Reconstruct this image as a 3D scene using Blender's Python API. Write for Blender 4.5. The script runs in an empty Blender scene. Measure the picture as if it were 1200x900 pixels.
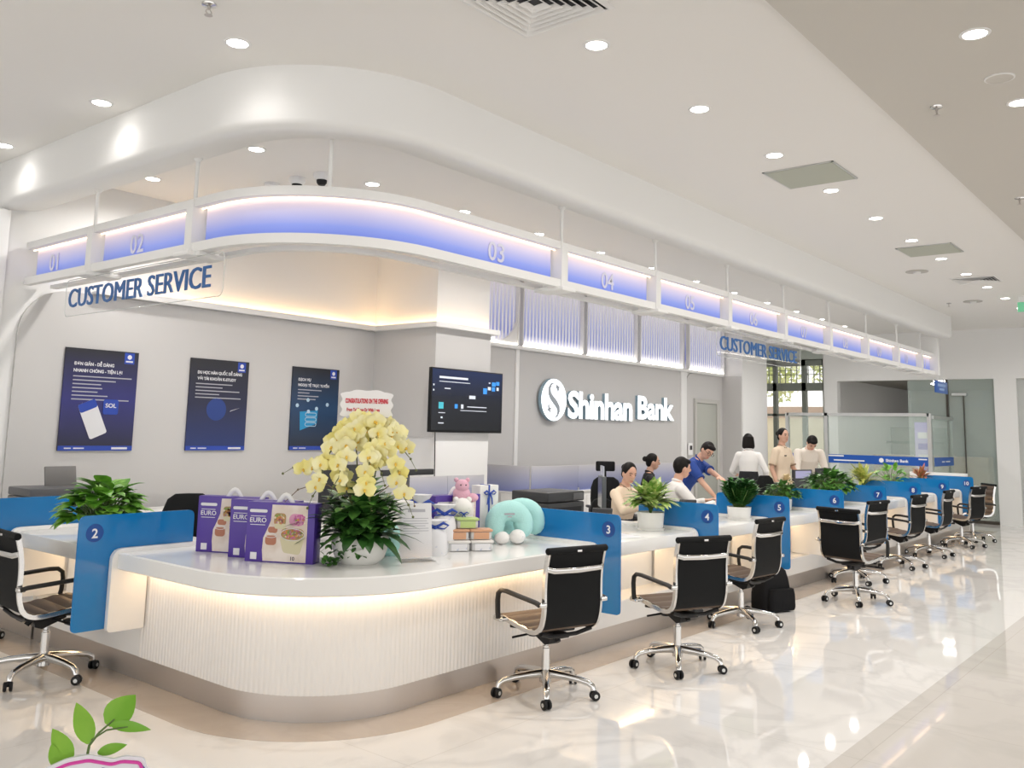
import bpy, bmesh, math, random
from math import sin, cos, pi, radians, sqrt
from mathutils import Vector, Matrix
random.seed(7)
SC = bpy.context.scene
COL = SC.collection
V = Vector

# ---------------------------------------------------------------- materials
def mat(name, col, rough=.5, metal=0., emit=0., ecol=None, spec=.5, trans=0., alpha=1., coat=0., noise=None, bump=None, ior=1.45):
    m = bpy.data.materials.new(name); m.use_nodes = True
    nt = m.node_tree; b = nt.nodes['Principled BSDF']
    b.inputs['Base Color'].default_value = (*col, 1)
    b.inputs['Roughness'].default_value = rough
    b.inputs['Metallic'].default_value = metal
    b.inputs['Specular IOR Level'].default_value = spec
    b.inputs['Transmission Weight'].default_value = trans
    b.inputs['Alpha'].default_value = alpha
    b.inputs['Coat Weight'].default_value = coat
    b.inputs['IOR'].default_value = ior
    if emit:
        b.inputs['Emission Color'].default_value = (*(ecol or col), 1)
        b.inputs['Emission Strength'].default_value = emit
    tc = None
    if noise:                                   # (scale, second colour, contrast low, high)
        tc = nt.nodes.new('ShaderNodeTexCoord')
        n = nt.nodes.new('ShaderNodeTexNoise'); n.inputs['Scale'].default_value = noise[0]; n.inputs['Detail'].default_value = 6
        r = nt.nodes.new('ShaderNodeValToRGB')
        r.color_ramp.elements[0].position = noise[2]; r.color_ramp.elements[1].position = noise[3]
        r.color_ramp.elements[0].color = (*col, 1); r.color_ramp.elements[1].color = (*noise[1], 1)
        nt.links.new(tc.outputs['Object'], n.inputs['Vector']); nt.links.new(n.outputs['Fac'], r.inputs['Fac'])
        nt.links.new(r.outputs['Color'], b.inputs['Base Color'])
    if bump:
        n = nt.nodes.new('ShaderNodeTexNoise'); n.inputs['Scale'].default_value = bump[0]; n.inputs['Detail'].default_value = 4
        tc = tc or nt.nodes.new('ShaderNodeTexCoord')
        nt.links.new(tc.outputs['Object'], n.inputs['Vector'])
        bp = nt.nodes.new('ShaderNodeBump'); bp.inputs['Strength'].default_value = bump[1]; bp.inputs['Distance'].default_value = .01
        nt.links.new(n.outputs['Fac'], bp.inputs['Height']); nt.links.new(bp.outputs['Normal'], b.inputs['Normal'])
    return m

def grad_mat(name, stops, axis, lo, hi, rough=.3, emit=0., spec=.5, ramp2=None, alpha=None):
    """printed gradient along an object axis; optionally backlit."""
    m = bpy.data.materials.new(name); m.use_nodes = True
    nt = m.node_tree; b = nt.nodes['Principled BSDF']; b.inputs['Roughness'].default_value = rough
    b.inputs['Specular IOR Level'].default_value = spec
    tc = nt.nodes.new('ShaderNodeTexCoord'); sx = nt.nodes.new('ShaderNodeSeparateXYZ')
    mr = nt.nodes.new('ShaderNodeMapRange'); mr.inputs['From Min'].default_value = lo; mr.inputs['From Max'].default_value = hi
    r = nt.nodes.new('ShaderNodeValToRGB')
    while len(r.color_ramp.elements) < len(stops): r.color_ramp.elements.new(.5)
    for e, (p, c) in zip(r.color_ramp.elements, stops): e.position = p; e.color = (*c, 1)
    nt.links.new(tc.outputs['Object'], sx.inputs[0]); nt.links.new(sx.outputs['XYZ'.index(axis)], mr.inputs['Value'])
    nt.links.new(mr.outputs[0], r.inputs['Fac']); nt.links.new(r.outputs['Color'], b.inputs['Base Color'])
    if emit:
        nt.links.new(r.outputs['Color'], b.inputs['Emission Color']); b.inputs['Emission Strength'].default_value = emit
    if alpha:
        r2 = nt.nodes.new('ShaderNodeMapRange'); r2.inputs['To Min'].default_value = alpha[0]; r2.inputs['To Max'].default_value = alpha[1]
        nt.links.new(mr.outputs[0], r2.inputs['Value']); nt.links.new(r2.outputs[0], b.inputs['Alpha'])
    return m

def marble(name, base, vein, rough, scale, tile=None):
    m = bpy.data.materials.new(name); m.use_nodes = True
    nt = m.node_tree; b = nt.nodes['Principled BSDF']; b.inputs['Roughness'].default_value = rough
    b.inputs['Specular IOR Level'].default_value = .6
    tc = nt.nodes.new('ShaderNodeTexCoord')
    n1 = nt.nodes.new('ShaderNodeTexNoise'); n1.inputs['Scale'].default_value = scale; n1.inputs['Detail'].default_value = 8; n1.inputs['Distortion'].default_value = 1.6
    r1 = nt.nodes.new('ShaderNodeValToRGB'); els = r1.color_ramp.elements
    els[0].position = .44; els[0].color = (0, 0, 0, 1); els[1].position = .56; els[1].color = (0, 0, 0, 1)
    e = els.new(.50); e.color = (1, 1, 1, 1)
    n2 = nt.nodes.new('ShaderNodeTexNoise'); n2.inputs['Scale'].default_value = scale*.6; n2.inputs['Detail'].default_value = 3
    mu = nt.nodes.new('ShaderNodeMath'); mu.operation = 'MULTIPLY'
    mx = nt.nodes.new('ShaderNodeMix'); mx.data_type = 'RGBA'
    mx.inputs['A'].default_value = (*base, 1); mx.inputs['B'].default_value = (*vein, 1)
    L = nt.links.new
    L(tc.outputs['Object'], n1.inputs['Vector']); L(tc.outputs['Object'], n2.inputs['Vector'])
    L(n1.outputs['Fac'], r1.inputs['Fac']); L(r1.outputs['Color'], mu.inputs[0]); L(n2.outputs['Fac'], mu.inputs[1])
    L(mu.outputs[0], mx.inputs['Factor'])
    out = mx.outputs['Result']
    if tile:                                    # thin joints between slabs
        bk = nt.nodes.new('ShaderNodeTexBrick'); bk.offset = 0
        bk.inputs['Color1'].default_value = bk.inputs['Color2'].default_value = (1, 1, 1, 1); bk.inputs['Mortar'].default_value = (.86, .85, .83, 1)
        bk.inputs['Scale'].default_value = 1; bk.inputs['Mortar Size'].default_value = .0025; bk.inputs['Brick Width'].default_value = tile[0]; bk.inputs['Row Height'].default_value = tile[1]
        L(tc.outputs['Object'], bk.inputs['Vector'])
        m2 = nt.nodes.new('ShaderNodeMix'); m2.data_type = 'RGBA'; m2.blend_type = 'MULTIPLY'; m2.inputs['Factor'].default_value = 1
        L(out, m2.inputs['A']); L(bk.outputs['Color'], m2.inputs['B']); out = m2.outputs['Result']
    L(out, b.inputs['Base Color'])
    return m

M = {}
# ---------------------------------------------------------------- mesh collector
class MB:
    def __init__(s): s.v = []; s.f = []; s.mi = []; s.cur = 0
    def add(s, vs, fs):
        o = len(s.v); s.v += [tuple(v) for v in vs]
        for f in fs: s.f.append([i+o for i in f]); s.mi.append(s.cur)
        return s
    def m(s, i): s.cur = i; return s
    def box(s, c, d, bev=0., rot=None, seg=2):
        bm = bmesh.new(); bmesh.ops.create_cube(bm, size=1)
        for v in bm.verts: v.co = V((v.co.x*d[0], v.co.y*d[1], v.co.z*d[2]))
        if bev: bmesh.ops.bevel(bm, geom=list(bm.edges), offset=bev, segments=seg, profile=.5, affect='EDGES')
        R = rot or Matrix.Identity(3)
        bm.verts.index_update()
        s.add([R @ v.co + V(c) for v in bm.verts], [[v.index for v in f.verts] for f in bm.faces]); bm.free(); return s
    def b2(s, a, b, bev=0., seg=2):
        a = V(a); b = V(b); return s.box((a+b)/2, [abs(x) for x in (b-a)], bev, None, seg)
    def rings(s, rings, caps=True, closed=True):
        n = len(rings[0]); vs = [p for r in rings for p in r]; fs = []
        for k in range(len(rings)-1):
            for i in range(n if closed else n-1):
                j = (i+1) % n; fs.append([k*n+i, k*n+j, (k+1)*n+j, (k+1)*n+i])
        if caps and closed:
            fs.append(list(range(n))[::-1]); fs.append([(len(rings)-1)*n+i for i in range(n)])
        return s.add(vs, fs)
    def tube(s, pts, r, n=8, flat=None, up=None):
        pts = [V(p) for p in pts]; N = len(pts); rr = r if isinstance(r, (list, tuple)) else [r]*N
        T = []
        for i in range(N):
            t = (pts[min(i+1, N-1)]-pts[max(i-1, 0)]); T.append(t.normalized() if t.length > 1e-9 else V((0, 0, 1)))
        a = V(up) if up else (V((0, 0, 1)) if abs(T[0].z) < .9 else V((1, 0, 0)))
        u = (a - T[0]*a.dot(T[0])).normalized(); out = []
        for i in range(N):
            u = (u - T[i]*u.dot(T[i])).normalized(); w = T[i].cross(u)
            fu, fw = flat or (1, 1)
            out.append([pts[i]+u*(cos(2*pi*k/n)*rr[i]*fu)+w*(sin(2*pi*k/n)*rr[i]*fw) for k in range(n)])
        return s.rings(out)
    def cyl(s, a, b, r, n=16): return s.tube([a, b], r, n)
    def lathe(s, prof, c=(0, 0, 0), n=24, ax=None, caps=False):
        c = V(c); R = ax or Matrix.Identity(3)
        return s.rings([[c + R @ V((r*cos(2*pi*k/n), r*sin(2*pi*k/n), z)) for k in range(n)] for r, z in prof], caps)
    def ball(s, c, r, nu=16, nv=10, R=None):
        r = r if isinstance(r, (list, tuple)) else (r, r, r); R = R or Matrix.Identity(3); c = V(c); rings = []
        for j in range(nv+1):
            t = pi*j/nv - pi/2; t = max(min(t, pi/2-.02), -pi/2+.02)
            rings.append([c + R @ V((r[0]*cos(t)*cos(2*pi*k/nu), r[1]*cos(t)*sin(2*pi*k/nu), r[2]*sin(t))) for k in range(nu)])
        return s.rings(rings)
    def prism(s, out, o, u, v, n, t):
        """outline (2D list) in plane o+u,v ; thickness t along n."""
        o, u, v, n = V(o), V(u), V(v), V(n); a = [o+u*p[0]+v*p[1] for p in out]; b = [p+n*t for p in a]
        if u.cross(v).dot(n*t) > 0: a, b = b, a
        k = len(out); fs = [list(range(k)), [k+i for i in range(k)][::-1]]
        for i in range(k): j = (i+1) % k; fs.append([j, i, k+i, k+j])
        return s.add(a+b, fs)
    def grid(s, P, closed=False):
        return s.rings(P, False, closed)

def rrect(x0, y0, x1, y1, r, seg=5):
    """rounded rectangle outline; r is one radius or four (bl, br, tr, tl)."""
    rs = r if isinstance(r, (list, tuple)) else [r]*4; out = []
    for (cx, cy, sx, sy, a0), q in zip(((x0, y0, 1, 1, pi), (x1, y0, -1, 1, 1.5*pi), (x1, y1, -1, -1, 0), (x0, y1, 1, -1, .5*pi)), rs):
        if q <= 0: out.append((cx, cy)); continue
        for k in range(seg+1):
            a = a0 + (pi/2)*k/seg; out.append((cx+sx*q+q*cos(a), cy+sy*q+q*sin(a)))
    return out
def rpoly(pts, rad, seg=5):
    """polygon with each corner rounded by its own radius."""
    out = []; n = len(pts)
    for i in range(n):
        p = V(pts[i]); a = V(pts[i-1]); b = V(pts[(i+1) % n]); r = rad[i] if isinstance(rad, (list, tuple)) else rad
        if r <= 0: out.append(tuple(p)); continue
        d1 = (a-p).normalized(); d2 = (b-p).normalized(); A = p+d1*r; B = p+d2*r
        for k in range(seg+1):
            t = k/seg; out.append(tuple(A*(1-t)**2 + p*2*t*(1-t) + B*t*t))
    return out

def mesh_of(name, mb, mats, smooth=35):
    me = bpy.data.meshes.new(name); me.from_pydata(mb.v, [], mb.f); me.update()
    for q in (mats if isinstance(mats, (list, tuple)) else [mats]): me.materials.append(q)
    if any(mb.mi): me.polygons.foreach_set('material_index', mb.mi)
    if smooth:
        me.shade_smooth(); me.set_sharp_from_angle(angle=radians(smooth))
    return me
def obj(name, mb, mats, parent=None, smooth=35, loc=None):
    me = mb if isinstance(mb, bpy.types.Mesh) else mesh_of(name, mb, mats, smooth)
    o = bpy.data.objects.new(name, me); COL.objects.link(o)
    if parent: o.parent = parent
    if loc: o.location = loc
    return o
def tag(o, label, cat, group=None):
    o['label'] = label; o['category'] = cat
    if group: o['group'] = group
    return o
def thing(name, label, cat, loc=(0, 0, 0), rz=0, group=None):
    o = bpy.data.objects.new(name, None); COL.objects.link(o); o.location = loc; o.rotation_euler = (0, 0, rz)
    return tag(o, label, cat, group)
def struct(name, mb, mats, parent=None, smooth=35):
    o = obj(name, mb, mats, parent, smooth)
    if not parent: o['kind'] = 'structure'
    return o
def dup(root, loc, rz, label, group=None, scale=None):
    r = root.copy(); COL.objects.link(r); r.location = loc; r.rotation_euler = (0, 0, rz); r['label'] = label
    if group: r['group'] = group
    if scale: r.scale = (scale,)*3
    for ch in list(root.children):
        c = ch.copy(); COL.objects.link(c); c.parent = r
        for g in list(ch.children):
            d = g.copy(); COL.objects.link(d); d.parent = c
    return r

def text_mb(s, o, u, v, h=None, w=None, ext=.004, bold=0., align='L', mb=None, n=None, spacing=1., fat=0.):
    """lettering fitted to height h (capital height) and width w in the plane o,u,v."""
    cu = bpy.data.curves.new('lettering', 'FONT'); cu.body = s; cu.size = 1; cu.offset = bold; cu.resolution_u = 3; cu.space_character = spacing
    cu.extrude = .5
    t = bpy.data.objects.new('lettering', cu); COL.objects.link(t)
    dg = bpy.context.evaluated_depsgraph_get(); me = bpy.data.meshes.new_from_object(t.evaluated_get(dg))
    vs = [x.co.copy() for x in me.vertices]; fs = [list(p.vertices) for p in me.polygons]
    bpy.data.objects.remove(t); bpy.data.curves.remove(cu); bpy.data.meshes.remove(me)
    mb = mb or MB()
    if not vs: return mb
    x0 = min(p.x for p in vs); x1 = max(p.x for p in vs); y1 = max(p.y for p in vs)
    sy = (h/.729) if h else 1.
    sx = (w/(x1-x0)) if w else sy
    if not h: sy = sx
    u, v, o = V(u), V(v), V(o); n = V(n) if n else u.cross(v)
    off = {'L': 0, 'C': -(x1-x0)/2, 'R': -(x1-x0)}[align]
    for j, q in enumerate((-fat, 0, fat) if fat else (0,)): mb.add([o+u*((p.x-x0+off)*sx+q)+v*(p.y*sy)+n*((p.z+.5)*(ext+.0006*j)) for p in vs], fs)
    return mb
X_, Y_, Z_ = V((1, 0, 0)), V((0, 1, 0)), V((0, 0, 1))
ORD = 'first second third fourth fifth sixth seventh eighth ninth tenth eleventh twelfth thirteenth fourteenth fifteenth'.split()
# ================================================================ materials of the place
M['white']   = mat('white_paint', (.80, .797, .785), .55)
M['ceil']    = mat('ceiling_paint', (.83, .815, .79), .7)
M['ceil_gr'] = mat('grey_ceiling_tone', (.60, .575, .53), .75)  # flat tone, darker and greyer than the main ceiling
M['panelgr'] = mat('grey_wall_fabric', (.565, .555, .545), .75, bump=(180, .08))
M['lac']     = mat('white_lacquer', (.83, .82, .80), .22, spec=.5)
M['stone']   = mat('white_quartz_top', (.80, .795, .775), .12, spec=.55)
M['fluted']  = mat('fluted_white_panel', (.82, .80, .775), .4)
M['steel']   = mat('brushed_steel', (.56, .52, .49), .34, .85, bump=(60, .03))
M['chrome']  = mat('chrome', (.66, .65, .635), .15, 1.)
M['black']   = mat('black_plastic', (.012, .012, .013), .42, spec=.3)
M['blackmesh'] = mat('black_mesh_fabric', (.007, .0075, .008), .65, spec=.2, bump=(400, .3))
M['rubber']  = mat('dark_rubber', (.03, .028, .026), .5, spec=.3)
M['brown']   = mat('brown_leather', (.125, .085, .060), .5, spec=.3)
M['led']     = mat('warm_led_strip', (1, .80, .55), .5, emit=11, ecol=(1, .70, .40))
M['ledcove'] = mat('cove_led_strip', (1, .80, .55), .5, emit=19, ecol=(1, .62, .29))
M['ledwhite'] = mat('cool_led_strip', (1, 1, 1), .5, emit=9, ecol=(1, .93, .82))
M['lamp']    = mat('downlight_lens', (1, 1, 1), .5, emit=14, ecol=(1, .97, .91))
M['blue']    = mat('blue_acrylic', (.008, .20, .52), .16, spec=.6, alpha=.84)
M['bluedisc'] = mat('deep_blue_vinyl', (.008, .07, .30), .35)
M['whitevinyl'] = mat('white_vinyl', (.85, .85, .85), .4)
M['bluetext'] = mat('blue_lettering', (.026, .12, .34), .35)
M['clear']   = mat('clear_acrylic', (1, 1, 1), .02, trans=1., alpha=.07, ior=1.3)
M['glass']   = mat('clear_glass', (.75, .88, .82), .015, alpha=.24, spec=.8)
M['frost']   = mat('frosted_glass', (.62, .64, .62), .35, alpha=.8)
M['stonefloor'] = marble('white_marble', (.765, .745, .72), (.62, .605, .59), .035, .9, (1.6, 1.6))
M['stonegrey'] = marble('beige_marble', (.60, .565, .525), (.53, .50, .465), .035, .8, (.8, .8))
M['stoneborder'] = marble('taupe_marble', (.50, .435, .375), (.44, .38, .33), .10, 1.4)
M['alu']     = mat('aluminium_frame', (.62, .63, .62), .35, .8)
M['greyframe'] = mat('grey_window_frame', (.30, .33, .29), .45)
M['doorgr']  = mat('sage_grey_door', (.42, .43, .39), .5)
M['voidgr']  = mat('grey_plaster', (.50, .49, .46), .7)

# ================================================================ the setting
CEIL = 3.82
struct('floor', MB().b2((-5, 1.70, -.1), (26, 13, 0)), M['stonefloor'])
struct('floor_aisle', MB().b2((-5, -7, -.1), (26, 1.70, 0)), M['stonegrey'])

def plan(off, xe=5.42, ye=5.42, n=14, x0=3.05, y0=3.83, r=.70):
    """counter outline in plan: down the left arm, round the corner, along the right arm; off > 0 is outwards."""
    cx, cy, R = x0+r, y0+r, r+off
    pts = [(x0-off, ye)]
    for k in range(n+1):
        a = pi + (pi/2)*k/n; pts.append((cx+R*cos(a), cy+R*sin(a)))
    pts.append((xe, y0-off)); return pts
def resample(pts, step):
    out = [V(pts[0]).to_2d()]
    for a, b in zip(pts, pts[1:]):
        a = V(a); b = V(b); k = max(1, int(round((b-a).length/step)))
        for i in range(1, k+1): out.append(a+(b-a)*i/k)
    return out
def wall_strip(mb, pi_, po, z0, z1):
    """solid between two plan polylines of equal length, from z0 to z1."""
    return mb.rings([[(a[0], a[1], z0), (b[0], b[1], z0), (b[0], b[1], z1), (a[0], a[1], z1)] for a, b in zip(pi_, po)])

bd = MB(); bd.rings([[(a[0], a[1], .0015), (b[0], b[1], .0015), (b[0], b[1], -.02), (a[0], a[1], -.02)] for a, b in zip(plan(-.3, 18.2, 8.2), plan(.285, 18.2, 8.2))])
struct('floor_border', bd, M['stoneborder'])

struct('ceiling', MB().b2((-5, 1.75, CEIL), (26, 13, CEIL+.1)), M['ceil'])
struct('ceiling_aisle', MB().b2((-5, -7, CEIL-.02), (26, 1.75, CEIL+.1)), M['ceil_gr'])

# drop beam that follows the counter, with a softened lower edge
cB = dict(x0=3.33, y0=4.29, r=.75)
def beam_ring(off):
    return plan(off, 17.35, 8.3, 24, **cB)
prof = [(-.05, CEIL), (-.05, 3.47), (.0, 3.455), (.22, 3.42), (.29, 3.435), (.315, 3.48), (.315, CEIL)]
cols = [beam_ring(o) for o, z in prof]
bb = MB(); bb.rings([[(c[i][0], c[i][1], z) for c, (o, z) in zip(cols, prof)] for i in range(len(cols[0]))])
struct('ceiling_beam', bb, M['white'], smooth=50)

# back wall, split by the plaster above the light shelf and the grey panelled lower part
wb = MB().b2((-5, 8.3, 0), (17.0, 8.5, CEIL))
struct('wall_back', wb, M['white'])
col = MB().b2((7.455, 7.25, 0), (8.40, 8.3, CEIL)); struct('wall_column', col, M['white'])
struct('wall_pillar', MB().b2((17.0, 7.84, 0), (18.2, 8.7, CEIL)), M['white'])
def facing(name, outline, o, u, v, n, t, m):
    return struct(name, MB().prism(outline, o, u, v, n, t), m)
pw = rrect(3.27, .1, 7.44, 2.77, (0, 0, 0, .42), 9)
facing('wall_back_panel', pw, (0, 8.3, 0), X_, Z_, -Y_, .025, M['panelgr'])
struct('wall_column_panel', MB().b2((7.43, 7.225, 1.50), (8.41, 8.28, 2.79)), M['panelgr'])
struct('wall_column_casing', MB().b2((7.44, 7.19, 0), (8.37, 7.25, 1.56), .004), M['white'])
facing('wall_back_panel.001', rrect(8.40, .1, 10.19, 2.80, 0), (0, 8.3, 0), X_, Z_, -Y_, .025, M['panelgr'])
facing('wall_back_panel.002', rrect(10.27, .1, 15.20, 2.80, 0), (0, 8.3, 0), X_, Z_, -Y_, .025, M['panelgr'])
facing('wall_back_panel.003', rrect(15.42, .1, 16.99, 2.80, (0, 0, 0, .3), 7), (0, 8.3, 0), X_, Z_, -Y_, .025, M['panelgr'])
struct('wall_pillar_panel', MB().b2((16.975, 7.86, .1), (17.0, 8.28, 2.80)), M['panelgr'])
t = MB().b2((10.19, 8.25, .1), (10.27, 8.30, 2.82), .006).b2((15.20, 8.25, .1), (15.42, 8.30, 2.82), .006)
t.b2((8.40, 8.22, 2.79), (17.0, 8.30, 2.85), .006)
struct('trim_1', t, M['white'])
# light shelf round the grey panelling, with its warm strip
sh = [(3.9, 8.3), (7.455, 8.3), (7.455, 7.25), (8.40, 7.25), (8.40, 8.3)]
shO = [(3.9, 8.20), (7.355, 8.20), (7.355, 7.15), (8.50, 7.15), (8.50, 8.3)]
s1 = wall_strip(MB(), sh, shO, 2.775, 2.80)
shI = [(3.9, 8.215), (7.37, 8.215), (7.37, 7.165), (8.485, 7.165), (8.485, 8.3)]
wall_strip(s1, shI, shO, 2.80, 2.835)
shelf = struct('trim_2', s1, M['white'])
l0 = [(4.3, 8.27), (7.425, 8.27), (7.425, 7.22), (8.43, 7.22), (8.43, 8.28)]
l1 = [(4.3, 8.25), (7.405, 8.25), (7.405, 7.20), (8.45, 7.20), (8.45, 8.28)]
struct('trim_3', wall_strip(MB(), l0, l1, 2.80, 2.812), M['ledcove'])
# white frame post at the left end
struct('trim_4', MB().b2((2.96, 8.2, 0), (3.10, 8.3, 3.4), .01), M['white'])
struct('baseboard_back', MB().b2((2.9, 8.27, 0), (17.0, 8.3, .1)), M['white'])

# far wall: header, pier, clear opening with framed glass; frosted glass on the right
XF = 19.6
fw = MB().b2((XF, -7, 2.83), (XF+.2, 7.12, CEIL)).b2((XF, 6.84, 0), (XF+.2, 7.12, 2.83)).b2((XF, 3.38, 0), (XF+.2, 3.77, 2.83))
struct('wall_far', fw, M['white'])
fz = MB().b2((XF+.08, -7, 0), (XF+.10, 3.38, 2.83)); struct('window_1', fz, M['frost'])
dg_ = MB().b2((XF+.08, 3.77, .05), (XF+.095, 4.62, 2.83)).b2((XF+.08, 4.66, .05), (XF+.095, 5.4, 2.83))
w2 = struct('window_2', dg_, M['glass'])
fr = MB().b2((XF+.05, 4.62, 0), (XF+.12, 4.66, 2.83)).b2((XF+.05, 4.33, 0), (XF+.10, 4.345, 2.55)).b2((XF+.05, 3.77, 0), (XF+.1, 5.4, .06))
obj('window_frame', fr, mat('dark_brown_frame', (.06, .05, .04), .4), w2)
cl = MB().b2((XF+.03, 4.28, 2.50), (XF+.12, 4.55, 2.55), .005); obj('door_closer', cl, M['alu'], w2)
# rooms beyond
struct('wall_rear', MB().b2((25.8, -7, 0), (26, 7.0, CEIL)), M['voidgr'])
struct('ceiling_room', MB().b2((XF+.2, -7, 2.92), (25.8, 7.0, 2.98)), mat('office_ceiling_grey', (.42, .405, .37), .7))
struct('wall_room', MB().b2((XF+.2, 7.0, 0), (25.8, 7.12, CEIL)).b2((22.4, 7.12, 0), (22.6, 8.16, CEIL)), M['white'])
struct('wall_rear_side', MB().b2((18.2, 10.6, 0), (22.6, 10.8, CEIL)), M['white'])
# big window of the facade seen through the gap
wf = MB(); XW = 22.5
for y0, y1 in ((8.14, 8.20), (8.63, 8.74), (9.41, 9.51), (10.15, 10.3)): wf.b2((XW-.05, y0, 0), (XW+.08, y1, 3.56))
for z0, z1 in ((3.42, 3.58), (2.78, 2.98), (2.13, 2.19), (0, .12)): wf.b2((XW-.05, 8.16, z0), (XW+.08, 10.6, z1))
for k in range(15): y = 8.28+k*.15; wf.b2((XW-.01, y-.008, 2.98), (XW+.02, y+.008, 3.42))
wf.b2((XW-.01, 8.16, 3.19), (XW+.02, 10.6, 3.206)).b2((XW-.01, 8.16, 3.30), (XW+.02, 10.6, 3.312))
w3 = struct('window_3', wf, M['greyframe'])
obj('window_glass', MB().b2((XW+.03, 8.16, .1), (XW+.04, 10.6, 3.45)), mat('pale_glass', (.92, .97, .93), .02, alpha=.07), w3)
struct('wall_facade', MB().b2((XW-.05, 8.16, 3.56), (XW+.1, 10.6, CEIL)), mat('pale_green_plaster', (.66, .72, .66), .5))

# door and access panel in the back wall
d1 = MB().b2((15.80, 8.255, 0), (16.66, 8.275, 2.22), .003)
door = struct('door_1', d1, M['doorgr'])
obj('door_frame', MB().b2((15.72, 8.235, 0), (15.80, 8.275, 2.30)).b2((16.66, 8.235, 0), (16.78, 8.275, 2.30)).b2((15.80, 8.235, 2.22), (16.66, 8.275, 2.30)), M['voidgr'], door)

# ================================================================ camera, light, view
cam = bpy.data.cameras.new('camera'); co = bpy.data.objects.new('camera', cam); COL.objects.link(co)
R3 = Matrix(((.63146166, .11479927*-1, -.76686198), (-.77506502, -.06407361, -.62862452), (.02303002, .99132018, -.12943693)))
co.matrix_world = Matrix.Translation((0, 0, 1.6)) @ R3.to_4x4()
cam.sensor_width = 36; cam.lens = 1044.48/1200*36; cam.shift_y = -82/1200; cam.clip_start = .05
SC.camera = co
w = bpy.data.worlds.new('sky'); SC.world = w; w.use_nodes = True
w.node_tree.nodes['Background'].inputs['Color'].default_value = (1, .99, .975, 1)
w.node_tree.nodes['Background'].inputs['Strength'].default_value = 1.5
SC.view_settings.view_transform = 'Standard'; SC.view_settings.look = 'None'; SC.view_settings.exposure = .2; SC.view_settings.gamma = 1
SC.view_settings.use_curve_mapping = False
SC.cycles.max_bounces = 8; SC.cycles.diffuse_bounces = 5; SC.cycles.glossy_bounces = 4; SC.cycles.transparent_max_bounces = 12
SC.cycles.sample_clamp_indirect = 4; SC.cycles.caustics_reflective = False; SC.cycles.caustics_refractive = False

# ---- recessed downlights
def make_downlight():
    t = thing('downlight', '', 'ceiling light')
    obj('trim_ring', MB().lathe([(.060, -.001), (.062, -.006), (.078, -.004), (.080, .0)], n=24), M['white'], t)
    obj('lens', MB().lathe([(.061, -.003), (.03, -.004), (.001, -.004)], n=24), M['lamp'], t)
    return t
DL = None
def downlight(x, y, label, group, power, z=CEIL, cone=165):
    global DL
    if DL is None: DL = make_downlight(); o = DL; o.location = (x, y, z); o['label'] = label; o['group'] = group
    else: o = dup(DL, (x, y, z), 0, label, group)
    L = bpy.data.lights.new('downlight_beam', 'SPOT'); L.energy = power; L.spot_size = radians(cone); L.spot_blend = 1; L.shadow_soft_size = .07; L.color = (1, .965, .925)
    l = bpy.data.objects.new('downlight_beam', L); COL.objects.link(l); l.location = (x, y, z-.03)
PW = 60
for i in range(12):
    downlight(4.08+1.267*i, 2.76, f'round downlight in the pale ceiling along the aisle, {ORD[i]} from the camera', 'downlights outside the beam', PW)
for i in range(3):
    downlight(2.815, 4.44+1.645*i, f'round recessed downlight left of the curved beam, {ORD[i]} from the camera end', 'downlights outside the beam', PW*.2, CEIL, 150)
for i in range(12):
    downlight(4.09+1.256*i, 6.08, f'round recessed downlight above the staff area, {ORD[i]} from the left corner', 'downlights above the staff area', PW*1.25)
downlight(4.06, 7.64, 'round recessed downlight near the poster wall at the left end', 'downlights above the staff area', PW*1.25)
for i, x in enumerate((3.88, 5.14, 6.40, 7.66, 8.92, 10.2, 11.5)):
    downlight(x, 1.0, f'round downlight in the darker grey aisle ceiling, {ORD[i]} from the camera', 'downlights in the grey aisle ceiling', PW*.7, CEIL-.02)
# ================================================================ reception counter
GB = 'counter bays'
def curved_counter():
    t = thing('reception_counter', 'curved white fluted reception corner with pale stone top and steel plinth', 'counter', (0, 0, 0))
    # plinth
    po = plan(-.008, 5.435, 5.46); pi_ = plan(-.30, 5.435, 5.46)
    obj('plinth', wall_strip(MB(), pi_, po, 0, .142), M['steel'], t)
    # fluted front
    step = .0055; mid = resample(plan(0, 5.435, 5.46, 40), step); inn = []; out = []
    for i, p in enumerate(mid):
        a = mid[max(i-1, 0)]; b = mid[min(i+1, len(mid)-1)]; d = (b-a).normalized(); nrm = V((d.y, -d.x))
        out.append(p - nrm*(-.004*abs(sin(pi*i*step/.033)))); inn.append(p-nrm*.03)
    obj('fluted_front', MB().rings([[(a.x, a.y, .142), (b.x, b.y, .142), (b.x, b.y, .695), (a.x, a.y, .695)] for a, b in zip(inn, out)]), M['fluted'], t, 60)
    obj('carcass', wall_strip(MB(), plan(-.34, 5.38, 5.38), plan(-.032, 5.38, 5.38), .142, .70), M['lac'], t)
    o = plan(.215, 5.40, 5.40, 20); i = plan(-.57, 5.40, 5.40, 20); io = plan(.205, 5.40, 5.40, 20)
    tp = MB(); tp.rings([[(a[0], a[1], .70), (c[0], c[1], .70), (b[0], b[1], .708), (b[0], b[1], .792), (c[0], c[1], .80), (a[0], a[1], .80)] for a, b, c in zip(i, o, io)])
    obj('worktop', tp, M['stone'], t)
    obj('light_strip', wall_strip(MB(), plan(.03, 5.36, 5.36), plan(.055, 5.36, 5.36), .688, .70), M['led'], t)
    cheek(t, 'y', 5.40); cheek(t, 'x', 5.40)
    return t
def cheek_outline(d0):
    # u runs inwards from the customer edge
    return rpoly([(0, .33), (d0, .33), (d0, .70), (.80, .70), (.80, .825), (0, .825)], [.03, .005, 0, .005, .02, .075])
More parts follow.
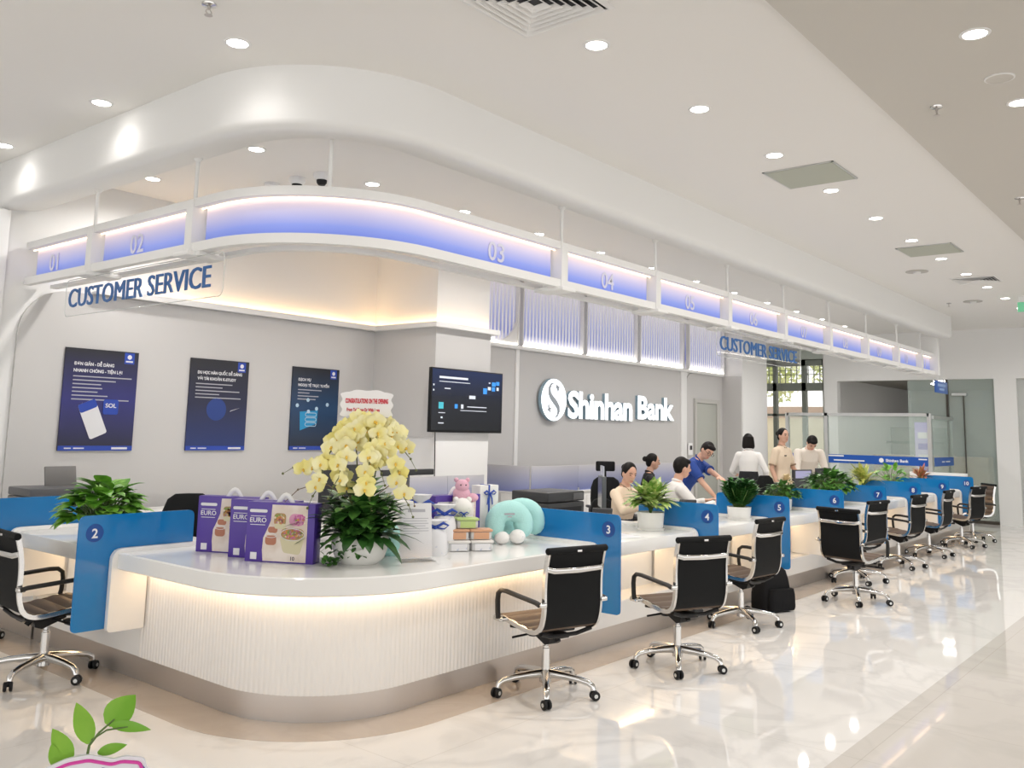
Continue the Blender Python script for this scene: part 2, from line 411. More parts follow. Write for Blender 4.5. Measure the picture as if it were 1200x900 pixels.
def cheek(t, ax, p, d0=.235):
    if ax == 'y': mb = MB().prism(cheek_outline(d0), (2.80, p, 0), X_, Z_, Y_, .035)
    else: mb = MB().prism(cheek_outline(d0), (p, 3.59, 0), Y_, Z_, X_, .035)
    obj('side_panel', mb, M['lac'], t, 50)
curved_counter()

def make_bay(L=1.50):
    """one customer bay of the straight arm; local x along the counter, origin at its near end on the plinth line."""
    t = thing('counter_bay', '', 'counter')
    w = L-.06
    obj('plinth', MB().b2((.0, .008, 0), (L, .30, .142)), M['steel'], t)
    obj('base_ledge', MB().rings([[(x, .0, .142), (x, .0, .305), (x, .006, .312), (x, .19, .33), (x, .30, .33), (x, .30, .142)] for x in (0, L)]), M['lac'], t)
    obj('back_panel', MB().b2((0.02, .19, .33), (w, .22, .70)), M['lac'], t)
    obj('worktop', MB().b2((.02, -.215, .70), (w, .57, .80), .008), M['stone'], t)
    obj('light_strip', MB().b2((.05, .145, .688), (w-.03, .17, .70)), M['led'], t)
    mb = MB().prism(cheek_outline(.40), (w-.005, -.24, 0), Y_, Z_, X_, .035); obj('side_panel', mb, M['lac'], t, 50)
    obj('carcass', MB().b2((.02, .22, .142), (w, .50, .70)), M['lac'], t)
    return t
bay = make_bay(); bay['group'] = GB
bay.location = (5.435, 3.83, 0)
NUM = 'three four five six seven eight nine ten'.split()
bay['label'] = 'white counter bay with lit knee recess between blue screens 3 and 4'
for k in range(1, 8):
    l = f'white counter bay with lit knee recess between blue screens {k+3} and {k+4}' if k < 7 else 'white counter bay past blue screen 10 at the far end'
    dup(bay, (5.435+1.50*k, 3.83, 0), 0, l)
# left arm: mirrored bay (faces -X): rotate so that local x runs up the arm
def make_left_bay():
    t = thing('counter_bay', 'white counter bay with lit knee recess between blue screens 1 and 2', 'counter', (3.05, 5.46, 0), 0, GB)
    L = 1.50; w = L-.06
    obj('plinth', MB().b2((.008, 0, 0), (.30, L, .142)), M['steel'], t)
    obj('base_ledge', MB().rings([[(.0, y, .142), (.0, y, .305), (.006, y, .312), (.19, y, .33), (.30, y, .33), (.30, y, .142)] for y in (0, L)]), M['lac'], t)
    obj('back_panel', MB().b2((.19, .02, .33), (.22, w, .70)), M['lac'], t)
    obj('worktop', MB().b2((-.215, .02, .70), (.57, w, .80), .008), M['stone'], t)
    obj('light_strip', MB().b2((.145, .05, .688), (.17, w-.03, .70)), M['led'], t)
    obj('side_panel', MB().prism(cheek_outline(.40), (-.24, w-.005, 0), X_, Z_, Y_, .035), M['lac'], t, 50)
    obj('carcass', MB().b2((.22, .02, .142), (.50, w, .70)), M['lac'], t)
    return t
lb = make_left_bay()
dup(lb, (3.05, 7.0, 0), 0, 'white counter bay behind blue screen 1 at the poster wall', GB, None)
for o in list(COL.objects):
    if o.get('label') == 'white counter bay behind blue screen 1 at the poster wall': o.scale = (1, .83, 1)
struct('wall_counter_end', MB().b2((17.80, 3.95, 0), (18.0, 4.9, 1.01), .005), M['white'])

# ---- blue divider screens with their numbers
def screen(n, ax, p):
    lab = f'blue acrylic counter screen with white number {n} on a dark disc'
    t = thing('divider_screen', lab, 'divider screen', (0, 0, 0), 0, 'numbered blue counter screens')
    out = rpoly([(0, .35), (.225, .35), (.225, .80), (.76, .80), (.76, 1.03), (0, 1.03)], [.035, .01, .06, .01, .045, .045])
    if ax == 'y':
        t.location = (2.60, p, 0); u, nn = X_, -Y_
        mb = MB().prism(out, (0, .0, 0), u, Z_, Y_, .012)
    else:
        t.location = (p, 3.42, 0); u, nn = -Y_, -X_
        mb = MB().prism(out, (0, .0, 0), Y_, Z_, X_, .012)
    obj('screen_panel', mb, M['blue'], t, 50)
    c = V((.098, 0, .925)) if ax == 'y' else V((0, .098, .925))
    R = Matrix((u, Z_, nn)).transposed()
    obj('number_disc', MB().lathe([(.054, 0), (.054, .002), (.001, .002)], c, 32, R, True), M['bluedisc'], t)
    obj('number', text_mb(str(n), c+nn*.0018-Z_*.0285, u, Z_, h=.057, ext=.001, bold=.02, align='C', n=nn), M['whitevinyl'], t)
    return t
screen(1, 'y', 6.98); screen(2, 'y', 5.44)
for k in range(8): screen(3+k, 'x', 5.42+1.50*k)

# ================================================================ overhead number canopy
cA = dict(x0=3.30, y0=4.29, r=1.0)
XE, YE = 17.3, 8.25
def A(off, n=28): return plan(off, XE, YE, n, **cA)
can = thing('number_canopy', 'long white overhead canopy with backlit blue station numbers above the counter', 'overhead sign')
def rail(name, o0, o1, z0, z1, m=M['white']): obj(name, wall_strip(MB(), A(o0), A(o1), z0, z1), m, can)
rail('top_rail', -.26, .03, 3.09, 3.15); rail('bottom_rail', -.03, .03, 2.77, 2.835); rail('rear_rail', -.26, -.20, 2.77, 2.80)
rail('light_strip', -.040, -.030, 3.083, 3.09, mat('canopy_led', (1, .85, .65), .5, emit=2.6, ecol=(1, .76, .52)))
rail('bottom_tray', -.16, -.03, 2.825, 2.835)
gm = grad_mat('printed_blue_gradient', [(0, (.14, .21, .68)), (.30, (.25, .32, .76)), (.7, (.58, .55, .76)), (1, (.82, .70, .70))], 'Z', 2.83, 3.09, .3, emit=.24)
divX = [5.86, 7.39, 8.94, 10.48, 12.03, 13.57, 15.1, 16.45]; divY = [5.60, 7.06]
def cut(off, i):
    """the stretch of the canopy line for sign number i."""
    if i == 0: return [(cA['x0']-off, YE-.05), (cA['x0']-off, divY[1]+.08)]
    if i == 1: return [(cA['x0']-off, divY[1]-.08), (cA['x0']-off, divY[0]+.08)]
    if i == 2: p = plan(off, divX[0]-.08, divY[0]-.08, 28, **cA); return p
    a = divX[i-3]+.08; b = (divX[i-2]-.08) if i-2 < len(divX) else XE-.05
    return [(a, cA['y0']+ -off), (b, cA['y0']-off)]
m_num = mat('white_number', (.72, .72, .86), .4, emit=.0)
npos = {0: (3.30, 7.85), 1: (3.30, 6.45)}
for i in range(11):
    sp = obj('sign_panel', wall_strip(MB(), cut(-.065, i), cut(-.05, i), 2.835, 3.09), gm, can)
    s = f'{i+1:02d}'
    if i < 2: o, u, n = V((3.30+.046, npos[i][1], 2.875)), -Y_, -X_
    else:
        x = 5.08 if i == 2 else (cut(0, i)[0][0]+cut(0, i)[1][0])/2
        o, u, n = V((x, 4.29+.046, 2.875)), X_, -Y_
    obj('number', text_mb(s, o, u, Z_, h=.15, ext=.006, bold=.01, align='C', n=n), m_num, sp)
def post(x, y, ax):
    d = (.09, .20, .40) if ax == 'x' else (.20, .09, .40)
    c = (x, y+.08, 2.95) if ax == 'x' else (x+.08, y, 2.95)
    obj('divider_post', MB().box((c[0], c[1], 2.945), d, .006), M['white'], can)
    obj('divider_foot', MB().box((c[0], c[1], 2.755), (d[0]+.10, d[1]+.10, .035), .012), M['white'], can)
for x in divX: post(x, 4.27, 'x')
for y in divY: post(3.28, y, 'y')
rods = [(x, 4.29) for x in divX] + [(3.30, y) for y in divY] + [(3.30+1.0-1.0*cos(radians(48)), 4.29+1.0-1.0*sin(radians(48)))]
for x, y in rods:
    zt = CEIL if (x > 3.4 and y > 4.4) else 3.46     # the rod at the bend reaches past the beam to the ceiling
    obj('hanger_rod', MB().cyl((x, y, 3.14), (x, y, zt), .014, 10).lathe([(.035, zt-.005), (.03, zt-.02), (.014, zt-.035)], (x, y, 0), 14), M['white'], can)
obj('end_post', MB().b2((XE-.05, 4.20, 2.76), (XE+.08, 4.50, 3.46), .005), M['white'], can)

# hanging CUSTOMER SERVICE plates
def cs(label, o, u, n, w, drop):
    t = thing('hanging_sign', label, 'hanging sign', o, 0, 'clear CUSTOMER SERVICE signs')
    u, n = V(u), V(n)
    obj('acrylic_plate', MB().prism(rrect(0, 0, w, .30, .05), (0, 0, 0), u, Z_, n, .008), M['clear'], t)
    ed = MB(); ol = rrect(0, 0, w, .30, .05); ed.tube([u*p[0]+Z_*p[1]+n*.004 for p in ol+[ol[0]]], .0035, 6)
    obj('plate_edge', ed, mat('acrylic_edge', (.75, .78, .76), .2, alpha=.6), t)
    obj('lettering', text_mb('CUSTOMER SERVICE', u*.075+Z_*.07+n*.008, u, Z_, h=.158, w=w-.22, ext=.006, fat=.006, n=n), M['bluetext'], t)
    for k in (.3, w-.3): obj('hanger', MB().box(u*k+Z_*.315+n*.004, (.05, .05, .03), .004), M['white'], t)
cs('clear plate with blue CUSTOMER SERVICE lettering hanging under the left canopy', (3.30, 7.46, 2.44), -Y_, -X_, 2.28, 0)
cs('clear plate with blue CUSTOMER SERVICE lettering hanging under the right canopy near screen 5', (8.66, 4.29, 2.44), X_, -Y_, 2.33, 0)
t = thing('hanging_sign', 'small solid blue sign hanging from the far end of the canopy', 'hanging sign', (17.35, 4.29, 2.46))
obj('sign_plate', MB().b2((0, -.01, 0), (.85, .01, .22), .004), mat('blue_sign', (.02, .10, .40), .3), t)
obj('lettering', MB().b2((.15, -.014, .12), (.7, -.009, .17)).b2((.25, -.014, .05), (.6, -.009, .09)), mat('pale_blue_print', (.25, .38, .65), .4), t)
obj('hanger', MB().b2((.2, -.01, .22), (.22, .01, .31)).b2((.6, -.01, .22), (.62, .01, .31)), M['white'], t)
# ================================================================ reeded light boxes above the back wall
gl = grad_mat('lavender_print_with_glow', [(0, (.70, .68, .72)), (.16, (.20, .23, .50)), (.5, (.36, .38, .62)), (1, (.66, .62, .64))], 'Z', 2.88, 3.80, .35, emit=.36)  # pale bottom stop paints the LED strip's glow into the printed gradient
m_rib = mat('reeded_glass_rib', (.80, .80, .84), .15, emit=.12, ecol=(.95, .95, 1))
spans = [(8.46, 10.19), (10.27, 11.86), (11.94, 13.53), (13.61, 15.20), (15.42, 16.93)]
for i, (a, b) in enumerate(spans):
    lab = ['reeded lavender light box with a rounded lower corner beside the column', 'reeded lavender light box above the emblem of the wall sign', 'reeded lavender light box above the first word of the wall sign',
           'reeded lavender light box above the second word of the wall sign', 'reeded lavender light box above the grey door'][i]
    t = thing('light_box', lab, 'light box', (0, 0, 0), 0, 'reeded light boxes')
    obj('gradient_panel', MB().b2((a, 8.27, 2.86), (b, 8.29, 3.80)), gl, t)
    rb = MB(); n = int((b-a)/.085)
    for k in range(n):
        x = a+.03+(b-a-.06)*(k+.5)/n; rb.tube([(x, 8.268, 2.87), (x, 8.268, 3.79)], .016, 8)
    obj('reeds', rb, m_rib, t)
    fr = MB().b2((a, 8.20, 2.85), (a+.025, 8.28, 3.80)).b2((b-.025, 8.20, 2.85), (b, 8.28, 3.80)).b2((a, 8.20, 3.78), (b, 8.28, CEIL))
    if i == 0:
        pts = [(b-.025, 2.86), (b-.025, 3.32)]
        for k in range(11): q = radians(90*k/10); pts.append((b-.50+.475*cos(q), 3.32-.44*sin(q)))
        fr.prism(pts, (0, 8.255, 0), X_, Z_, -Y_, .03)
    obj('frame', fr, M['white'], t)
    obj('light_strip', MB().b2((a+.03, 8.215, 2.852), (b-.03, 8.235, 2.862)), M['ledwhite'], t)

# ================================================================ wall sign
t = thing('wall_sign', 'white lit sign reading Shinhan Bank with a round emblem on the grey wall', 'wall sign', (11.05, 8.275, 2.08))
m_face = mat('lit_white_acrylic', (.95, .97, 1), .3, emit=.95, ecol=(.93, .97, 1))
m_side = mat('sign_return', (.30, .42, .50), .4)
def two_tone(mb_fn, name, par):
    obj(name, mb_fn(0), m_face, par)
el = [(.325*cos(2*pi*k/48), .325*sin(2*pi*k/48)) for k in range(48)]
em = obj('emblem', MB().m(1).prism(el, (0, -.03, 0), X_, Z_, -Y_, .06).m(0).prism([(x*.985, y*.985) for x, y in el], (0, -.088, 0), X_, Z_, -Y_, .006), [m_face, m_side], t)
def ribbon(pts, ws):
    L = []; Rr = []
    for i, p in enumerate(pts):
        a = V(pts[max(i-1, 0)]); b = V(pts[min(i+1, len(pts)-1)]); d = (b-a).normalized(); n = V((-d.y, d.x)); L.append(tuple(V(p)+n*ws[i])); Rr.append(tuple(V(p)-n*ws[i]))
    return L+Rr[::-1]
S = []
for k in range(17):
    q = k/16; S.append((-.03-.095*sin(2*pi*(q+.02))*(1-.15*q)*(1 if q < .5 else -.0)+(.105*sin(pi*(q-.5)*2)*1.0 if q >= .5 else 0), .25-.52*q))
S = [(-.02, .255), (-.085, .235), (-.125, .175), (-.12, .10), (-.075, .04), (-.01, -.01), (.055, -.06), (.105, -.115), (.115, -.175), (.085, -.235), (.03, -.275)]
W = [.006, .018, .029, .037, .044, .047, .046, .041, .032, .02, .006]
sm = MB().prism(ribbon(S, W), (0, -.0945, 0), X_, Z_, -Y_, .002)
sm.prism([(.03, .225), (.07, .235), (.10, .215), (.15, .20), (.115, .18), (.13, .13), (.10, .155), (.085, .105), (.07, .165), (.045, .18)], (0, -.0945, 0), X_, Z_, -Y_, .002)
sm.prism([(-.19, -.04), (-.16, -.10), (-.125, -.06), (-.12, -.12), (-.06, -.13), (-.10, -.16), (-.07, -.22), (-.13, -.175), (-.18, -.17), (-.15, -.13)], (0, -.0945, 0), X_, Z_, -Y_, .002)
obj('emblem_mark', sm, mat('sign_mark_grey', (.36, .40, .44), .5), em)
def letters(s, x, z, w, h):
    mb = text_mb(s, (x, -.0, z), X_, Z_, h=h, w=w, ext=.055, bold=.035, n=-Y_, spacing=.95)
    mb.mi = [0 if abs((V(mb.v[f[1]])-V(mb.v[f[0]])).cross(V(mb.v[f[2]])-V(mb.v[f[0]])).normalized().y) > .9 and mb.v[f[0]][1] < -.03 else 1 for f in mb.f]
    return obj('lettering', mb, [m_face, m_side], t)
letters('Shinhan', .42, -.25, 1.92, .42); letters('Bank', 2.52, -.215, 1.29, .40)

# ================================================================ posters
def gposter(name, a, b): return grad_mat(name, [(0, a), (.5, b), (1, (.012, .012, .016))], 'Z', 0, .93, .35)
m_pw = mat('poster_white', (.72, .72, .74), .5); m_pb = mat('poster_blue_bar', (.02, .06, .38), .4); m_ps = mat('poster_small_print', (.42, .42, .46), .5)
m_cy = mat('poster_cyan', (.02, .28, .55), .4); m_mid = mat('poster_mid_blue', (.02, .05, .22), .4); m_orb = mat('poster_orb', (.45, .60, .72), .5)
def poster(lab, x0, x1, bg, title, lines, extra):
    t = thing('poster', lab, 'poster', (x0, 8.272, 1.325)); w = x1-x0; h = .935
    obj('sheet', MB().prism(rrect(0, 0, w, h, 0), (0, 0, 0), X_, Z_, -Y_, .018), bg, t)
    f = -.0182
    obj('footer_bar', MB().b2((0, f-.001, 0), (w, f, .045)).b2((w*.80, f-.001, h-.115), (w*.94, f, h-.01)), m_pb, t)
    lg = MB().lathe([(.022, 0), (.001, .0)], (w*.87, f-.0016, h-.05), 20, Matrix((X_, Z_, -Y_)).transposed()).b2((w*.82, f-.0016, h-.10), (w*.92, f-.001, h-.085))
    lg.b2((w*.08, f-.0016, .017), (w*.17, f-.001, .028)).b2((w*.20, f-.0016, .017), (w*.34, f-.001, .028)).b2((w*.71, f-.0016, .013), (w*.93, f-.001, .032))
    obj('logo_print', lg, m_pw, t)
    mb = MB()
    for i, s in enumerate(title): text_mb(s[0], (w*.12, f, h-.155-.062*i), X_, Z_, h=.030, w=s[1]*w, ext=.001, bold=.03, n=-Y_, mb=mb)
    obj('title', mb, m_pw, t)
    sm = MB()
    for i, (a, b) in enumerate(lines): sm.b2((w*a, f-.001, h-.262-.035*i), (w*b, f, h-.252-.035*i))
    obj('small_print', sm, m_ps, t)
    extra(t, w, h, f); return t
def ex1(t, w, h, f):
    c, s_ = cos(radians(24)), sin(radians(24)); o = V((w*.42, f-.001, .29)); u = V((c, 0, s_)); v = V((-s_, 0, c))
    obj('phone_picture', MB().m(0).prism(rrect(-.085, -.17, .085, .17, .02), o, u, v, -Y_, .002).m(1).prism(rrect(-.085, .09, .085, .17, .02), o-Y_*.002, u, v, -Y_, .001), [m_pw, m_pb], t)
    k = obj('app_tile', MB().prism(rrect(w*.55, .335, w*.76, .475, .02), (0, f-.003, 0), X_, Z_, -Y_, .002), m_pb, t)
    obj('lettering', text_mb('SOL', (w*.58, f-.0055, .40), X_, Z_, h=.04, w=w*.15, ext=.001, bold=.02, n=-Y_), m_pw, k)
def ex2(t, w, h, f):
    obj('blue_disc_picture', MB().lathe([(.115, 0), (.001, 0)], (w*.47, f-.001, .42), 28, Matrix((X_, Z_, -Y_)).transposed()), m_mid, t)
    obj('star_trail_picture', MB().prism([(w*.70, .40), (w*.88, .445), (w*.72, .415)], (0, f-.0005, 0), X_, Z_, -Y_, .001), m_ps, t)
def ex3(t, w, h, f):
    mb = MB().prism([(w*.20, .22), (w*.55, .30), (w*.56, .45), (w*.18, .43)], (0, f, 0), X_, Z_, -Y_, .001)
    obj('cyan_box_picture', mb, m_cy, t)
    cb = MB()
    for k in range(3):
        o = rrect(w*.30, .27+.055*k, w*.53, .31+.055*k, .018); cb.tube([V((p[0], f-.003, p[1])) for p in o+[o[0]]], .004, 6)
    obj('coil_picture', cb, m_orb, t)
    ob = MB()
    for x, z in ((.12, .50), (.34, .565), (.36, .435), (.53, .47), (.76, .52)): ob.lathe([(.022, 0), (.001, 0)], (w*x, f-.002, z), 18, Matrix((X_, Z_, -Y_)).transposed())
    obj('light_dots_picture', ob, m_orb, t)
poster('dark navy poster with phone picture, leftmost on the poster wall', 3.69, 4.385, gposter('poster_ink_navy', (.012, .012, .03), (.02, .02, .16)), [('ĐƠN GIẢN - DỄ DÀNG', .54), ('NHANH CHÓNG - TIỆN LỢI', .66)], [(.12, .92), (.12, .70), (.12, .50), (.12, .52), (.12, .46), (.12, .60), (.12, .90)], ex1)
poster('dark poster with blue disc picture, middle one on the poster wall', 4.945, 5.632, gposter('poster_ink_blue', (.012, .03, .15), (.012, .014, .05)), [('DU HỌC HÀN QUỐC DỄ DÀNG', .76), ('VỚI TÀI KHOẢN K-STUDY', .66)], [(.10, .72), (.10, .55), (.10, .85), (.10, .50), (.10, .88)], ex2)
poster('dark poster with cyan box and light dots, partly behind the yellow orchids', 6.21, 6.876, gposter('poster_ink_teal', (.012, .016, .03), (.012, .05, .13)), [('DỊCH VỤ', .26), ('NGOẠI TỆ TRỰC TUYẾN', .66)], [(.12, .62), (.12, .36), (.12, .56), (.12, .50)], ex3)

# ================================================================ television
t = thing('television', 'wide black television on the grey column showing a navy page', 'television', (7.29, 7.19, 1.56))
obj('bezel', MB().b2((0, -.05, 0), (1.27, -.005, .74), .006), M['black'], t)
obj('wall_bracket', MB().b2((.3, -.006, .2), (.9, .034, .55)), M['black'], t)
sc = obj('screen', MB().b2((.015, -.052, .025), (1.255, -.05, .725)), grad_mat('screen_navy', [(0, (.010, .011, .014)), (.5, (.012, .014, .022)), (1, (.012, .022, .07))], 'Z', .0, .74, .2, emit=.35), t)
mw = mat('screen_white', (.4, .42, .45), .4, emit=.5, ecol=(.8, .85, .95)); mb_ = mat('screen_blue', (.02, .16, .5), .4, emit=.6, ecol=(.06, .32, .85)); mt = mat('screen_teal', (.03, .3, .35), .4, emit=.5, ecol=(.1, .5, .6))
for a, b, c, d in ((.13, .62, .62, .645), (.13, .58, .66, .588), (.22, .50, .32, .512), (.65, .40, .76, .44), (.62, .30, .97, .31), (.50, .255, .97, .262), (.13, .22, .24, .228), (.17, .16, .20, .18), (.13, .10, .22, .112), (.51, .28, .55, .33), (.03, .53, .05, .55), (.03, .47, .05, .49), (.985, .52, 1.04, .56), (1.15, .52, 1.19, .56), (1.0, .60, 1.03, .615)): obj('screen_text', MB().b2((a, -.0535, b), (c, -.052, d)), mw, sc)
for a, b, c, d in ((.90, .47, .97, .54), (1.06, .57, 1.13, .62), (1.14, .585, 1.20, .63), (1.06, .51, 1.12, .56), (.40, .28, .45, .33)): obj('screen_tile', MB().b2((a, -.0535, b), (c, -.052, d)), mb_, sc)
obj('screen_icon', MB().b2((.13, -.0535, .27), (.21, -.052, .345)), mt, sc)
obj('power_cable', MB().tube([(.14, -.0, .02), (.14, -.01, -.3), (.15, -.01, -.75)], .006, 6), M['black'], t)

t = thing('access_control', 'small white access keypad on the wall left of the grey door', 'keypad', (15.44, 8.25, 1.32))
obj('keypad_body', MB().b2((0, -.03, -.11), (.15, 0, .12), .008), M['whitevinyl'], t); obj('keypad_screen', MB().b2((.03, -.034, -.01), (.12, -.03, .07)), M['rubber'], t)

# ================================================================ ceiling fittings
def diffuser(lab, x0, y0, x1, y1, dark=False):
    t = thing('ceiling_vent', lab, 'ceiling vent', ((x0+x1)/2, (y0+y1)/2, CEIL)); w, d = (x1-x0)/2, (y1-y0)/2
    def ring(a, b, za, zb): return MB().rings([[(sx*w*q, sy*d*q, z) for sx, sy in ((1, 1), (-1, 1), (-1, -1), (1, -1))] for q, z in ((a, za), (b, zb), (b-.01, zb+.004), (a-.01, za+.004))]+[[(sx*w*a, sy*d*a, za) for sx, sy in ((1, 1), (-1, 1), (-1, -1), (1, -1))]], False)
    obj('frame', ring(1, .90, -.004, -.014), M['white'], t)
    lv = MB()
    for k in range(6):
        a = .88-.135*k; r = ring(a, a-.10, -.022, -.004); lv.add(r.v, r.f)
    obj('louvres', lv, M['white'], t); obj('duct', MB().b2((-w*.9, -d*.9, -.002), (w*.9, d*.9, -.0005)), M['black' if dark else 'voidgr'], t)
diffuser('square louvred ceiling vent at the top edge, nearest the camera', 3.15, 2.42, 3.76, 3.03, True)
diffuser('far square louvred ceiling vent beyond the grey access panels', 13.2, 2.46, 13.75, 3.03, True)
for x, l in ((7.01, 'nearer plain grey-green access panel in the pale ceiling'), (10.76, 'farther plain grey-green access panel in the pale ceiling')):
    t = thing('ceiling_hatch', l, 'ceiling panel', (x, 2.435, CEIL))
    obj('panel_plate', MB().b2((.015, .015, -.012), (.585, .585, -.001)), mat('grey_green_panel', (.46, .48, .41), .7), t)
    obj('frame', MB().b2((0, 0, -.009), (.6, .015, -.0005)).b2((0, .585, -.009), (.6, .6, -.0005)).b2((0, 0, -.009), (.015, .6, -.0005)).b2((.585, 0, -.009), (.6, .6, -.0005)), M['alu'], t)
def sprinkler(lab, x, y, z=CEIL):
    t = thing('sprinkler', lab, 'sprinkler', (x, y, z), 0, 'ceiling sprinklers')
    obj('escutcheon', MB().lathe([(.04, -.0005), (.038, -.008), (.012, -.012)], n=18), M['chrome'], t)
    b = MB().cyl((0, 0, -.005), (0, 0, -.03), .008, 8).tube([(.008, 0, -.03), (.018, 0, -.045), (.004, 0, -.06)], .003, 6).tube([(-.008, 0, -.03), (-.018, 0, -.045), (-.004, 0, -.06)], .003, 6)
    obj('sprinkler_head', b.lathe([(.001, -.06), (.022, -.062), (.022, -.064), (.001, -.064)], n=12), M['steel'], t)
sprinkler('chrome sprinkler head in the ceiling, nearest the camera at the top edge', 2.44, 4.14)
sprinkler('chrome sprinkler head in the grey aisle ceiling beside the round speaker', 6.17, 1.45, CEIL-.02)
sprinkler('chrome sprinkler head farther along the grey aisle ceiling', 9.0, 1.45, CEIL-.02)
sprinkler('tiny sprinkler head in the pale ceiling near the far end of the beam', 15.6, 3.6)
t = thing('ceiling_speaker', 'round beige speaker grille in the grey aisle ceiling', 'speaker', (5.88, 1.02, CEIL-.02))
obj('rim', MB().lathe([(.085, -.0005), (.085, -.006), (.075, -.008)], n=28), M['white'], t); obj('grille', MB().lathe([(.075, -.007), (.001, -.004)], n=28), M['ceil_gr'], t)
for x, y, l in ((12.42, 3.24, 'round grey smoke detector disc in the pale ceiling, nearer'), (15.58, 3.24, 'round grey smoke detector disc in the pale ceiling, farther')):
    t = thing('smoke_detector', l, 'smoke detector', (x, y, CEIL)); obj('detector_base', MB().lathe([(.14, -.0005), (.14, -.01), (.001, -.012)], n=24), mat('detector_grey', (.5, .48, .45), .6), t)
    obj('detector_cap', MB().lathe([(.05, -.012), (.045, -.03), (.001, -.034)], n=20), M['white'], t)
for x, y, l in ((4.86, 6.20, 'white dome camera with black eye, right of the pair above the canopy'), (4.82, 6.50, 'white dome camera with black eye, left of the pair above the canopy')):
    t = thing('dome_camera', l, 'security camera', (x, y, CEIL)); obj('camera_base', MB().lathe([(.075, -.0005), (.075, -.035), (.055, -.06), (.045, -.06)], n=24), M['whitevinyl'], t)
    obj('camera_eye', MB().lathe([(.047, -.06), (.045, -.085), (.03, -.105), (.001, -.112)], n=20), M['black'], t)
t = thing('smoke_detector', 'flat white detector disc beside the two dome cameras', 'smoke detector', (4.80, 6.85, CEIL)); obj('detector_base', MB().lathe([(.07, -.0005), (.07, -.03), (.05, -.04), (.001, -.04)], n=24), M['whitevinyl'], t)
t = thing('exit_sign', 'small green and white sign hanging from the ceiling at the right edge', 'exit sign', (15.4, 2.56, 3.58))
obj('sign_plate', MB().b2((-.01, -.32, 0), (.01, .02, .15), .003), mat('pale_green_sign', (.20, .62, .36), .3, emit=.2), t); obj('hanger', MB().b2((-.02, -.30, .15), (.02, 0, .24)), M['white'], t)

# ================================================================ glass office in front of the far wall
m_film = mat('blue_film', (.012, .09, .42), .3)
def glass_wall(lab, o, u, w, z1, n):
    t = thing('glass_partition', lab, 'glass partition', o); u = V(u); n = V(n)
    obj('glass_pane', MB().prism(rrect(0, .05, w, z1-.05, 0), (0, 0, 0), u, Z_, n, .012), M['glass'], t)
    obj('top_rail', MB().prism(rrect(-.0, z1-.06, w, z1, 0), -n*.02, u, Z_, n, .05), M['alu'], t); obj('bottom_rail', MB().prism(rrect(-.0, 0, w, .06, 0), -n*.02, u, Z_, n, .05), M['alu'], t)
    f = obj('blue_film_band', MB().prism(rrect(0.01, 1.11, w-.01, 1.275, 0), n*.0125, u, Z_, n, .002), m_film, t); return t, f, u, n
t, f, u, n = glass_wall('long glass office partition with blue printed band behind screens 7 to 9', (18.1, 7.36, 0), -Y_, 2.76, 2.10, -X_)
obj('lettering', text_mb('Shinhan Bank', u*1.95+Z_*1.165+n*.015, u, Z_, h=.055, w=.42, ext=.001, bold=.03, n=n), M['whitevinyl'], f)
mk = MB().lathe([(.045, 0), (.001, 0)], u*1.87+Z_*1.19+n*.016, 20, Matrix((u, Z_, n)).transposed())
for a, b, z in ((.75, 1.15, 1.25), (.95, 1.55, 1.165), (2.55, 2.70, 1.235), (.02, .32, 1.19)): mk.prism(rrect(a, z-.012, b, z+.012, 0), n*.0146, u, Z_, n, .001)
obj('print_marks', mk, M['whitevinyl'], f)
for y, nm in ((7.36, 'post'), (4.60, 'post'), (6.55, 'post')): obj(nm, MB().b2((-.03, y-7.36-.035, 0), (.04, y-7.36+.035, 2.10)), M['alu'], t)
t, f, u, n = glass_wall('short return of the glass office partition behind screen 10', (18.14, 4.56, 0), X_, 1.46, 2.06, -Y_)
mk = MB(); [mk.prism(rrect(a, 1.18, b, 1.20, 0), n*.0146, u, Z_, n, .001) for a, b in ((.55, .75), (.85, 1.15))]; obj('print_marks', mk, M['whitevinyl'], f)
t = thing('banner_stand', 'slim pale purple banner standing inside the glass office', 'banner', (19.2, 5.0, 0))
obj('banner_sheet', MB().b2((-.01, -.16, .1), (.01, .16, 1.95)), grad_mat('banner_print', [(0, (.45, .35, .75)), (.5, (.75, .7, .85)), (1, (.45, .38, .8))], 'Z', .1, 1.95, .5), t); obj('banner_foot', MB().b2((-.1, -.2, 0), (.1, .2, .1), .01), M['alu'], t)
for k in range(5): obj('print_block', MB().b2((-.013, -.10, .75+.22*k), (-.01, .10, .87+.22*k)), mat('banner_block', (.25, .2, .6), .5) if k % 2 else M['whitevinyl'], COL.objects[-1] if False else t)
t = thing('sideboard', 'low warm wooden cabinet inside the room beyond the far glass', 'cabinet', (21.5, 4.3, 0))
obj('cabinet_body', MB().b2((0, 0, 0), (.5, 2.4, 1.25), .01), mat('warm_wood', (.55, .42, .28), .5), t); obj('door_gap', MB().b2((-.004, 1.2, .05), (.0, 1.21, 1.2)), M['rubber'], t)
t = thing('shelf_unit', 'dark shelf unit with pale boxes beyond the glass office', 'shelf', (23.5, 5.6, 0))
obj('shelf_frame', MB().b2((0, 0, 0), (.4, .05, 1.9)).b2((0, 2.0, 0), (.4, 2.05, 1.9)).b2((0, 0, 1.5), (.4, 2.05, 1.56)).b2((0, 0, .8), (.4, 2.05, .86)), M['rubber'], t); obj('backing', MB().b2((.38, 0, 0), (.4, 2.05, 1.9)), mat('shelf_back', (.16, .15, .13), .6), t)
